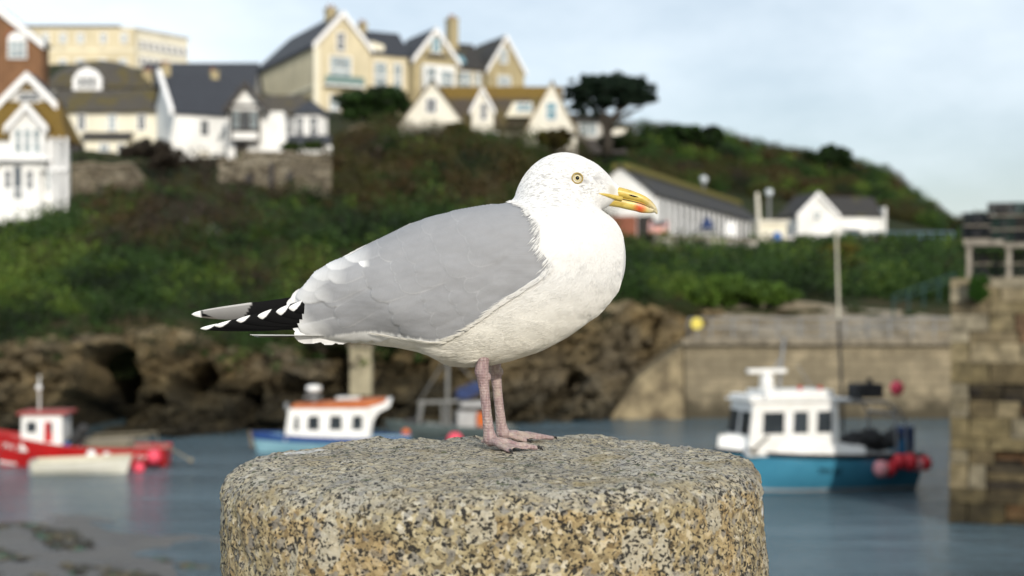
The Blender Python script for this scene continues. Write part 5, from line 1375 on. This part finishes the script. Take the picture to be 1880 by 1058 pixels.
# raised white foredeck and wheelhouse
def fd(m):
    n = 14
    for sd_ in (-1, 1): m.grid([[(b.sec(i/n*.66, sd_)[-1][0]+.06, sd_*b.half(i/n*.66)*.95, b.sheer(i/n*.66)-.05), (b.sec(i/n*.66, sd_)[-1][0]+.12, sd_*b.half(i/n*.66)*.86, b.sheer(i/n*.66)+.44-.16*(i/n)), (b.sec(i/n*.66, sd_)[-1][0]+.12, 0, b.sheer(i/n*.66)+.52-.16*(i/n))] for i in range(n+1)])
b.part('foredeck', BW, fd, smooth=True)
zt, z0_, z1_ = 1.05, 1.55, 3.10
b.cabin('wheelhouse', BW, -3.05, .36, .98, 1.30, z1_, .24, .02, .93)
for (x0, x1) in ((-2.5, -1.7), (-1.38, -.82), (-.5, .06)): b.swin(x0, x1, 2.05, 2.78, .98, .93, 1.30, z1_, lean0=.05, lean1=.02)
for (x0, x1) in ((-2.5, -1.7), (-1.38, -.82), (-.5, .06)): b.swin(x0, x1, 2.05, 2.78, .98, .93, 1.30, z1_, lean0=.05, lean1=.02, side=1)
def fw(m):
    for y0, y1 in ((-.88, -.08), (.08, .88)):
        f = lambda z: -3.05+.24*(z-1.30)/(z1_-1.30)-.015
        m.add([(f(2.0), y0, 2.0), (f(2.0), y1, 2.0), (f(2.8), y1*.96, 2.8), (f(2.8), y0*.96, 2.8)], [(0, 1, 2, 3)])
b.part('windscreen', GLASS, fw)
b.part('roof', BW, lambda m: (m.box(-3.0, .8, -1.0, 1.0, 3.11, 3.2), m.box(-2.3, .25, -.8, .8, 3.21, 3.48), m.box(-2.9, -2.4, -.85, .85, 3.21, 3.34)), bevel=.04)
b.part('roof_light', M('red_lamp', (.5, .03, .03)), lambda m: (m.tube([(-.9, -.5, 3.49), (-.9, -.5, 3.62)], .07, 8), m.tube([(-.2, -.6, 3.49), (-.2, -.6, 3.62)], .07, 8)))
rd = b.part('radar', BW, lambda m: (m.tube([(-1.9, 0, 3.45), (-1.9, 0, 3.8), (-1.9, 0, 3.95)], [.30, .22, .26], 12), m.tube([(-1.9, 0, 3.96), (-1.9, 0, 4.04)], .16, 10)), smooth=True)
b.part('radar_bar', BW, lambda m: m.box(-2.62, -1.2, -.12, .12, 4.05, 4.2), rd, bevel=.03)
b.part('aerial', STEEL, lambda m: (m.tube([(-1.35, .2, 3.45), (-1.15, .2, 5.3)], [.07, .05], 8), m.tube([(-1.6, .1, 4.1), (-1.35, .2, 4.5)], .03, 6))); b.part('aerial', STEEL, lambda m: m.tube([(.1, .5, 3.45), (-.6, .3, 4.3)], .02, 6))
b.part('mast', M('pale_mast', (.50, .47, .38)), lambda m: m.tube([(1.10, .5, 5.9), (1.0, .5, 9.05)], [.05, .035], 8)); b.part('mast_foot', M('dark_mast', (.05, .05, .055)), lambda m: m.tube([(1.3, .5, 1.2), (1.10, .5, 5.9)], [.05, .05], 8))
b.part('anchor', M('anchor_steel', (.10, .09, .07)), lambda m: (m.tube([(-2.9, -1.0, 1.5), (-2.35, -1.12, 2.0)], .05, 6), m.tube([(-3.05, -1.0, 1.62), (-2.9, -1.02, 1.45), (-2.7, -1.02, 1.45)], .05, 6)))
b.part('gantry', STEEL, lambda m: [m.tube([(2.55, y, 1.15), (2.5, y, 2.6), (2.2, y, 3.05), (.3, y, 3.1)], .05, 8) for y in (-.95, .95)]+[m.tube([(2.5, -.95, 2.6), (2.5, .95, 2.6)], .05, 8), m.tube([(3.0, -.9, 1.1), (2.9, -.9, 2.4), (2.5, -.95, 2.9)], .045, 8)])
b.part('winch', NETD, lambda m: (m.box(1.35, 2.35, -.4, .4, 3.15, 3.65), m.tube([(1.85, -.3, 3.64), (1.85, -.3, 3.85)], .1, 8)), bevel=.05)
b.part('fishing_gear', NETD, lambda m: [m.ball((1.1+.42*i, -.2+.25*(i % 2), 1.55+.12*(i % 3)), .36, 10, 8, (1, 1.6, .9)) for i in range(6)], smooth=True)
b.part('drum', M('navy_plastic', (.02, .05, .16), rough=.5), lambda m: m.tube([(3.2, -.4, 1.3), (3.2, -.4, 2.15)], .3, 14)); b.part('drum', M('blue_plastic', (.02, .14, .30), rough=.5), lambda m: m.tube([(2.95, -.55, 1.2), (2.95, -.55, 1.75)], .26, 14))
b.part('registration_mark', BLACKP, lambda m: [m.box(-.15+.17*i, -.15+.17*i+.11, -1.375, -1.35, .78, 1.02) for i in range(4)]) if False else b.text('PW 63', 0, 0, .30, BLACKP, .48, .70)
for i, (t_, dz, r, mat, lab) in enumerate(((.74, .42, .27, BUOYP, 'large faded pink buoy, first in the row along the blue boat'), (.79, .44, .24, BUOYR, 'red buoy second in the row along the blue boat'), (.845, .20, .25, BUOYR, 'red buoy hanging high, third in the row along the blue boat'), (.905, .22, .28, BUOYR, 'big red buoy hanging high, fourth in the row along the blue boat'), (.955, .33, .23, BUOYP, 'small faded buoy between two red ones near the blue boat stern'), (.995, .30, .25, BUOYR, 'red buoy at the very stern of the blue boat'))):
    p = b.T(Vector(b.sec(t_, -1)[-1])) + Vector((0, -r*.9, -dz)); buoy('buoy', lab, p, r, mat)
buoy('buoy', 'red buoy hoisted on the gantry of the blue boat', b.T(Vector((2.75, -.6, 3.5))), .24, BUOY)
# --- red boat at the left
b = Boat('fishing_boat', 'red fishing boat with a white red-roofed wheelhouse moored at the left', 152, 56.8, 4, 6.7)
RED = M('red_hull_paint', (.50, .014, .014), (.40, .012, .012), 1.5, .35, spec=.45)
b.hull(RED, 2.3, lambda t: .66+.78*(1-t)**2.6+.06*t*t, -.45, trans=.85, rake=.07)
b.rail(M('red_rail', (.42, .03, .03)), .05); b.band('boot_stripe', BW, .30, .36, .012, t0=0, t1=.12, n=8)
b.cabin('wheelhouse', BW, -2.25, -.62, .78, .62, 2.06, .04, .02, .95)
RR = M('red_roof', (.33, .06, .05), rough=.5)
b.part('roof', RR, lambda m: (m.box(-2.35, -.42, -.88, .88, 2.07, 2.20)), bevel=.03)
b.swin(-2.0, -1.62, 1.38, 1.80, .78, .95, .62, 2.06); d = b.swin(-1.32, -1.0, 1.0, 1.80, .78, .95, .62, 2.06, M('red_door', (.50, .03, .035)), name='door'); b.part('door_window', GLASS, lambda m: m.box(-1.14, -1.01, -.80, -.755, 1.40, 1.78), d)
b.part('mast', BW, lambda m: (m.tube([(-1.7, 0, 2.2), (-1.7, 0, 3.6)], .03, 8), m.ball((-1.72, 0, 3.1), .12, 8, 6)))
b.part('gear_rail', ROPE, lambda m: [m.tube([(.25, y, .68), (.3, y, 1.12), (2.75, y, 1.22), (2.8, y, .7)], .03, 6) for y in (-.9, .9)]+[m.tube([(.3, -.9, .70+.1*k), (2.75, -.9, .72+.12*k)], .018, 6) for k in range(1, 4)]+[m.box(.35, 1.9, -.7, .7, .6, 1.02)])
b.part('fishing_gear', NETD, lambda m: [m.ball((-.4+.2*k, 0, .9+.25*(k % 3)), .26, 9, 7, (1, 1.6, 1)) for k in range(4)], smooth=True); b.part('drum', M('blue_plastic', (.02, .10, .30)), lambda m: m.tube([(-.45, -.7, .7), (-.45, -.7, 1.0)], .12, 10))
b.text('PW 23', 0, 0, .34, BW, .13, .74); b.text('PW', 0, 0, .34, BW, .88, .72)
b.part('stern_roller', ROPE, lambda m: (m.tube([(3.2, -.5, .9), (4.3, -.6, .25)], .03, 6), m.ball((4.35, -.6, .22), .1, 8, 6)))
buoy('buoy', 'red round fender on the stern corner of the red boat', b.T(Vector((3.0, -1.15, .42))), .28, BUOY, 'buoys round the red boat')
buoy('buoy', 'white round fender on the side of the red boat above the dinghy', b.T(Vector((.62, -1.28, .52))), .2, BW, 'buoys round the red boat')
buoy('buoy', 'small white fender beside the larger white one on the red boat', b.T(Vector((1.2, -1.26, .50))), .14, BW, 'buoys round the red boat')
buoy('buoy', 'pink buoy floating on the water by the stern of the dinghy', Vector((P(255, 0, 54.6).x, 54.6, .12)), .22, BUOY, 'buoys afloat in the harbour')
# --- dinghy
b = Boat('dinghy', 'cream white dinghy floating in front of the red boat', 150, 53.9, 186, 3.5)
CR = M('cream_dinghy', (.76, .74, .66), (.68, .66, .56), 2, .45)
b.hull(CR, 1.35, lambda t: .52+.16*(1-t)**2, -.15, trans=.8, flare=.8, rake=.08); b.rail(M('dinghy_rail', (.60, .56, .42)), .045)
b.part('transom', M('grey_transom', (.36, .40, .42)), lambda m: m.prism([(-.5, -.1), (.5, -.1), (.58, .3), (.55, .56), (-.55, .56), (-.58, .3)], 1.76, 1.82, 'x'))
b.part('thwart', CR, lambda m: (m.box(-.4, -.15, -.6, .6, .43, .47), m.box(.7, .95, -.58, .58, .43, .47)))
# --- cabin boat
b = Boat('cabin_boat', 'small blue and white cabin boat with an orange cabin top behind the bollard', 612, 62, 3, 6.7)
LB = M('pale_blue_hull', (.28, .50, .58), (.22, .42, .52), 1.5, .35)
b.hull(LB, 2.3, lambda t: .62+.22*(1-t)**2, -.45, trans=.85, rake=.06); b.band('blue_strake', M('royal_blue', (.02, .07, .26)), .80, 1.0, .02, k=4); b.rail(M('royal_blue_rail', (.02, .06, .22)), .05)
b.part('stem_post', M('bare_wood', (.20, .15, .09)), lambda m: m.tube([(-3.5, 0, .2), (-3.62, 0, .95)], .06, 8))
b.cabin('cabin', BW, -2.05, 1.62, .86, .55, 1.93, .18, .0, .94)
for x0, x1 in ((-1.62, -1.42), (-1.05, -.55), (-.12, .42), (.85, 1.3)): b.swin(x0, x1, 1.02, 1.62, .86, .94, .55, 1.93, lean0=.04)
OR = M('orange_top', (.48, .15, .04), (.36, .09, .03), 2, .5)
b.part('cabin_top', OR, lambda m: m.prism([(-1.75, 1.95), (1.4, 1.95), (2.3, 2.2), (2.3, 2.33), (1.2, 2.3), (.1, 2.2), (-1.7, 2.10)], -.80, .80, 'y'))
b.part('canopy', BW, lambda m: m.prism([(1.63, .7), (1.75, 1.4), (2.0, 1.78), (2.45, 2.0), (2.55, 2.3), (2.32, 2.31), (2.31, 2.19), (1.42, 1.94), (1.63, 1.93)], -.87, .87, 'y'))
b.part('hatch', BW, lambda m: m.box(.15, 1.15, -.5, .5, 2.31, 2.38))
b.part('radome', BW, lambda m: (m.tube([(-.85, 0, 2.62), (-.85, 0, 2.68), (-.85, 0, 2.85), (-.85, 0, 2.9)], [.26, .33, .33, .2], 16)), smooth=True); b.part('radome_stand', STEEL, lambda m: (m.tube([(-.85, 0, 2.1), (-.85, 0, 2.61)], .12, 8), m.box(-1.25, -.5, -.3, .3, 2.36, 2.42)))
b.part('rail_post', STEEL, lambda m: m.tube([(-1.95, -.7, 1.9), (-1.95, -.7, 2.2)], .09, 8))
# --- grey workboat behind the gull's legs
b = Boat('workboat', 'grey workboat with masts and a blue tarpaulin moored behind the gull legs', 832, 68.5, 8, 6.0)
GB = M('grey_hull', (.10, .13, .13), (.07, .09, .09), 2, .6)
b.hull(GB, 2.2, lambda t: .55+.35*(1-t)**2, -.4, trans=.85)
GP = M('grey_pole', (.20, .20, .19), rough=.7)
b.part('gantry', GP, lambda m: (m.tube([(-1.75, -.7, .5), (-1.5, -.6, 1.75)], .07, 8), m.tube([(-1.75, .7, .5), (-1.5, .6, 1.75)], .07, 8), m.tube([(-1.75, -.65, 1.75), (.2, -.65, 1.8)], .08, 8), m.tube([(-.55, -.7, .5), (-.6, -.6, 1.78)], .07, 8), m.tube([(-.25, -.7, .5), (-.3, -.6, 1.78)], .07, 8)))
b.part('mast', GP, lambda m: m.tube([(-.3, 0, .5), (-.25, 0, 4.2)], [.10, .07], 8)); b.part('boom', GP, lambda m: (m.tube([(-.3, 0, 3.9), (-1.6, 0, 1.8)], .025, 6), m.tube([(-.28, 0, 4.1), (1.9, 0, 1.9)], .025, 6)))
b.part('tarpaulin', M('blue_tarpaulin', (.02, .04, .13), (.012, .022, .07), 3, .7), lambda m: m.prism([(.1, 1.95), (.2, 2.3), (.9, 2.6), (1.5, 2.7), (1.5, 2.45), (1.1, 2.1), (.6, 1.9)], -.6, .6, 'y'))
b.part('wheelhouse', M('grey_white', (.38, .38, .38), rough=.6), lambda m: (m.box(.15, 1.2, -.6, .6, .5, 1.3), m.box(.3, 1.6, -.65, .65, 1.5, 1.75)), bevel=.04)
b.part('barrel', ORANGE, lambda m: m.tube([(1.25, -.75, .62), (1.25, -.75, 1.25)], .2, 12))
b.part('fishing_gear', NETD, lambda m: [m.ball((-2.2+.3*k, -.3, .75), .25, 8, 6) for k in range(3)], smooth=True)
buoy('buoy', 'bright pink buoys lashed together just behind the bollard top', Vector((P(835, 0, 62.5).x, 62.5, .42)), .36, BUOY, 'buoys afloat in the harbour')['label'] = 'bright pink buoy showing just over the back edge of the bollard'
buoy('buoy', 'small orange buoy behind the bollard right of the cabin boat', Vector((P(745, 0, 64).x, 64, .62)), .2, ORANGE, 'buoys afloat in the harbour')
# ------------------------------------------------------------------ stone pier at the right, built block by block
pier = thing('stone_pier', 'tall pier of weathered stone blocks standing in the water at the right edge', 'pier', P(1812, 960, 41.8))
PA = R(-19.5); PC = Vector((P(1744, 700, 41.8).x, 41.8, 0))
def PT(p): d = p-PC; return PC + Vector((d.x*math.cos(PA)-d.y*math.sin(PA), d.x*math.sin(PA)+d.y*math.cos(PA), d.z))
rr = random.Random(11); m = MB(); m.T = PT; m.c = (.2, .2, .2)
pz = P(1800, 511, 41.8).z; xl = P(1744, 700, 41.8).x; D_ = 10.5; X1 = xl+14
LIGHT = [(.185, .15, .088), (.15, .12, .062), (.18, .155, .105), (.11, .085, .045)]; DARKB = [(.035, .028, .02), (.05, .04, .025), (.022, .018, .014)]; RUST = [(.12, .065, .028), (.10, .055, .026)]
z = -1.2
while z < pz-.05:
    hgt = rr.choice([.34, .42, .5, .6, .72]); hgt = min(hgt, pz-z)
    if pz-z-hgt < .15: hgt = pz-z
    x = xl-.12*max(0, (3.2-z)/6.4)
    first = True
    while x < X1:
        w_ = rr.uniform(.5, 1.5) if not first else rr.choice([.55, 1.1])
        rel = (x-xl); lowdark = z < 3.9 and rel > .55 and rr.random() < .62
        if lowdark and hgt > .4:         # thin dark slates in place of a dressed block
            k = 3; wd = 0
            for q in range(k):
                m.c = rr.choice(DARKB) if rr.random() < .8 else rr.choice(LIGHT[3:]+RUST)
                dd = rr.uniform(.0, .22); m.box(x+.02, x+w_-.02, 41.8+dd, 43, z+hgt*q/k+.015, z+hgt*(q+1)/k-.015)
        else:
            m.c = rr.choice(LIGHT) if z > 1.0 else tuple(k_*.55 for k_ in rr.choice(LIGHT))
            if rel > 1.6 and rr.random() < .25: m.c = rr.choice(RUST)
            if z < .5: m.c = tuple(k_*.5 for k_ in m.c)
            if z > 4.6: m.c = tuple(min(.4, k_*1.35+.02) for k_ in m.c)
            dd = rr.uniform(-.05, .05); m.box(x+.012, x+w_-.012, 41.8+dd, 43, z+.012, z+hgt-.012, .02, .0)
        x += w_; first = False
    # left flank, running back
    y = 41.95
    while y < 41.8+D_:
        w_ = rr.uniform(.7, 1.5); m.c = tuple(k_*(1 if z > 1 else .5) for k_ in rr.choice(LIGHT)); xo = xl-.12*max(0, (3.2-z)/6.4)+.03
        m.box(xo+rr.uniform(-.03, .03), xl+.5, y+.012, y+w_-.012, z+.012, z+hgt-.012); y += w_
    z += hgt
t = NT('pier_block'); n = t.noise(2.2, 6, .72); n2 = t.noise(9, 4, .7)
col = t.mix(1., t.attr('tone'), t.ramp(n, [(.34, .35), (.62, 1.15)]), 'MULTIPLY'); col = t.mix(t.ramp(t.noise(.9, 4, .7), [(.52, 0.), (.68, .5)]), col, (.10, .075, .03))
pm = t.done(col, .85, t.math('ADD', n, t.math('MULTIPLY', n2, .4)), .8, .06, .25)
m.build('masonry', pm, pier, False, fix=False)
m = MB(); m.T = PT; m.box(xl+.06, X1, 42.1, 41.8+D_, -1.5, pz-.03); m.build('core', M('dark_core', (.02, .018, .014)), pier)
# crab and lobster pots stacked on the pier, and the timber staging under them
NETS = [M('blue_black_net', (.018, .024, .034), (.010, .012, .016), 20, .9), M('green_net', (.04, .085, .07), (.025, .05, .045), 20, .9), M('grey_net', (.07, .065, .06), (.04, .036, .034), 20, .9)]
WOODP = M('weathered_timber', (.30, .27, .22), (.16, .14, .115), 5, .85)
s_ = 41.8/F
stg = thing('timber_staging', 'weathered timber staging under the lobster pots on the pier', 'staging', P(1800, 508, 42.0))
X = lambda px: P(px, 0, 42.0).x
Z = lambda py: P(0, py, 42.0).z
for px in (1773, 1842, 1905):
    for yy in (42.0, 43.4): mb = MB(); mb.T = PT; mb.box(X(px)-.07, X(px)+.07, yy, yy+.14, pz, Z(452)); mb.build('post', WOODP, stg)
mb = MB(); mb.T = PT; mb.box(X(1764), X(1832), 41.93, 43.6, Z(452), Z(442)); mb.build('platform', WOODP, stg)
mb = MB(); mb.T = PT; mb.box(X(1833), X(1990), 42.0, 43.6, Z(456), Z(450)); mb.build('platform', WOODP, stg)
def pot_proto():
    root = thing('lobster_pot', 'dark netted lobster pot in the stack on the stone pier', 'lobster pot', Vector((0, 0, 0)), 'lobster pots stacked on the pier')
    w, d, hh = .36, .27, .40
    mb = MB(); mb.box(-w, w, -d, d, 0, .035)
    for k in range(5): x = -w+2*w*k/4; mb.box(x-.02, x+.02, -d-.02, d+.02, .036, .06)
    mb.build('base', WOODP, root)
    def hoop(x): return [(x, d*math.cos(a)*(1 if abs(math.cos(a)) > .5 else 1), .06+(hh-.06)*min(1, math.sin(a)*1.25)) for a in [math.pi*k/12 for k in range(13)]]
    for x in (-w, 0, w): mb = MB(); mb.tube([Vector(p) for p in hoop(x)], .022, 6); mb.build('hoop', BLACKP, root, True)
    mb = MB(); rows = [[Vector(p) for p in hoop(-w+2*w*i/8)] for i in range(9)]
    for i in range(9): mb.tube(rows[i], .009, 4)
    for k in range(0, 13): mb.tube([r[k] for r in rows], .010, 4)
    for zz in (.14, .22, .30):
        mb.tube([(-w, -d*.95, zz), (-w, d*.95, zz)], .009, 4); mb.tube([(w, -d*.95, zz), (w, d*.95, zz)], .009, 4)
    mb.build('netting', NETS[0], root)
    mb = MB(); mb.ball((0, 0, .2), .13, 8, 6, (1.7, 1.2, .9)); mb.build('entrance', NETD, root, True)
    return root
proto = pot_proto(); kids = list(proto.children); first = True; npot = 0
meshnets = {}
def place_pot(x, y, z, yaw, net):
    global first
    if first: o = proto; first = False
    else:
        o = proto.copy(); COL.objects.link(o)
        for ch in kids:
            c = ch.copy(); COL.objects.link(c); c.parent = o
            if ch.name.startswith('netting') and net:
                if net not in meshnets: md = ch.data.copy(); md.materials.clear(); md.materials.append(NETS[net]); meshnets[net] = md
                c.data = meshnets[net]
    o.location = PT(Vector((x, y, z))); o.rotation_euler = (0, 0, R(yaw)+PA)
    o['label'] = ['blue black netted lobster pot in the stack on the stone pier', 'green netted lobster pot in the stack on the stone pier', 'grey netted lobster pot in the stack on the stone pier'][net]
rp_ = random.Random(4)
tops = Z(442)
for c in range(5):
    for r in range(3 if c in (1, 2, 4) else 2):
        for dpt in range(2):
            px = 1787+44*c; base = tops if c < 1 else Z(450)
            if dpt == 1 and c > 3: continue
            place_pot(X(px)+rp_.uniform(-.05, .05), 42.3+.62*dpt, base+.005+.405*r, rp_.uniform(-7, 7), rp_.choice([0, 0, 1, 2]) if c < 2 else rp_.choice([1, 1, 0, 2]))
for c in range(4):
    for r in range(2):
        place_pot(X(1800+44*c)+rp_.uniform(-.03, .03), 42.85, pz+.005+.405*r, rp_.uniform(-6, 6), rp_.choice([0, 0, 2]))
# ------------------------------------------------------------------ light, sky, render
SUN_EL, SUN_AZ = 24.0, 17.0        # low sun behind the camera, to the right
sd = Vector((math.sin(R(SUN_AZ))*math.cos(R(SUN_EL)), -math.cos(R(SUN_AZ))*math.cos(R(SUN_EL)), math.sin(R(SUN_EL))))
sl = bpy.data.lights.new('sun', 'SUN'); so = bpy.data.objects.new('sun', sl); COL.objects.link(so)
sl.energy = 3.6; sl.angle = R(0.6); sl.color = (1, .93, .82)
so.rotation_euler = sd.to_track_quat('Z', 'Y').to_euler(); so.location = (20, -20, 30)
w = bpy.data.worlds.new('World'); sc.world = w; w.use_nodes = True
nt = w.node_tree; bg = nt.nodes['Background']
sky = nt.nodes.new('ShaderNodeTexSky'); sky.sky_type = 'NISHITA'; sky.sun_disc = False
sky.sun_elevation = R(SUN_EL); sky.sun_rotation = math.atan2(sd.x, sd.y); sky.dust_density = 1.5; sky.air_density = 1.0
tc = nt.nodes.new('ShaderNodeTexCoord'); mp = nt.nodes.new('ShaderNodeMapping'); mp.inputs['Scale'].default_value = (1, 1, 2.2); mp.inputs['Location'].default_value = (.35, .1, .25)
nz = nt.nodes.new('ShaderNodeTexNoise'); nz.inputs['Scale'].default_value = 2.6; nz.inputs['Detail'].default_value = 7; nz.inputs['Roughness'].default_value = .55
rp = nt.nodes.new('ShaderNodeValToRGB'); rp.color_ramp.elements[0].position = .30; rp.color_ramp.elements[0].color = (.30,)*3+(1,); rp.color_ramp.elements[1].position = .62; rp.color_ramp.elements[1].color = (.95,)*3+(1,)
mx = nt.nodes.new('ShaderNodeMix'); mx.data_type = 'RGBA'; mx.inputs[7].default_value = (9.7, 10.7, 11.5, 1)
L = nt.links.new
L(tc.outputs['Generated'], mp.inputs[0]); L(mp.outputs[0], nz.inputs['Vector']); sx = nt.nodes.new('ShaderNodeSeparateXYZ'); L(tc.outputs['Generated'], sx.inputs[0]); ma = nt.nodes.new('ShaderNodeMath'); ma.operation = 'MULTIPLY_ADD'; L(sx.outputs[0], ma.inputs[0]); ma.inputs[1].default_value = -.42; L(nz.outputs['Fac'], ma.inputs[2]); L(ma.outputs[0], rp.inputs[0]); L(rp.outputs[0], mx.inputs[0]); L(sky.outputs[0], mx.inputs[6]); L(mx.outputs[2], bg.inputs[0])
bg.inputs[1].default_value = .106
sc.view_settings.view_transform = 'Standard'; sc.view_settings.look = 'None'; sc.view_settings.exposure = 0; sc.view_settings.gamma = 1
sc.render.engine = 'CYCLES'
cy = sc.cycles; cy.use_denoising = True; cy.max_bounces = 8; cy.diffuse_bounces = 3; cy.glossy_bounces = 3; cy.transparent_max_bounces = 12
cy.use_adaptive_sampling = True; cy.adaptive_threshold = .015; cy.caustics_reflective = False; cy.caustics_refractive = False
try: cy.denoiser = 'OPENIMAGEDENOISE'; cy.denoising_input_passes = 'RGB_ALBEDO_NORMAL'
except Exception: pass
for o in list(sc.objects):
    if o.type == 'MESH' and 'local' in o.data: pass
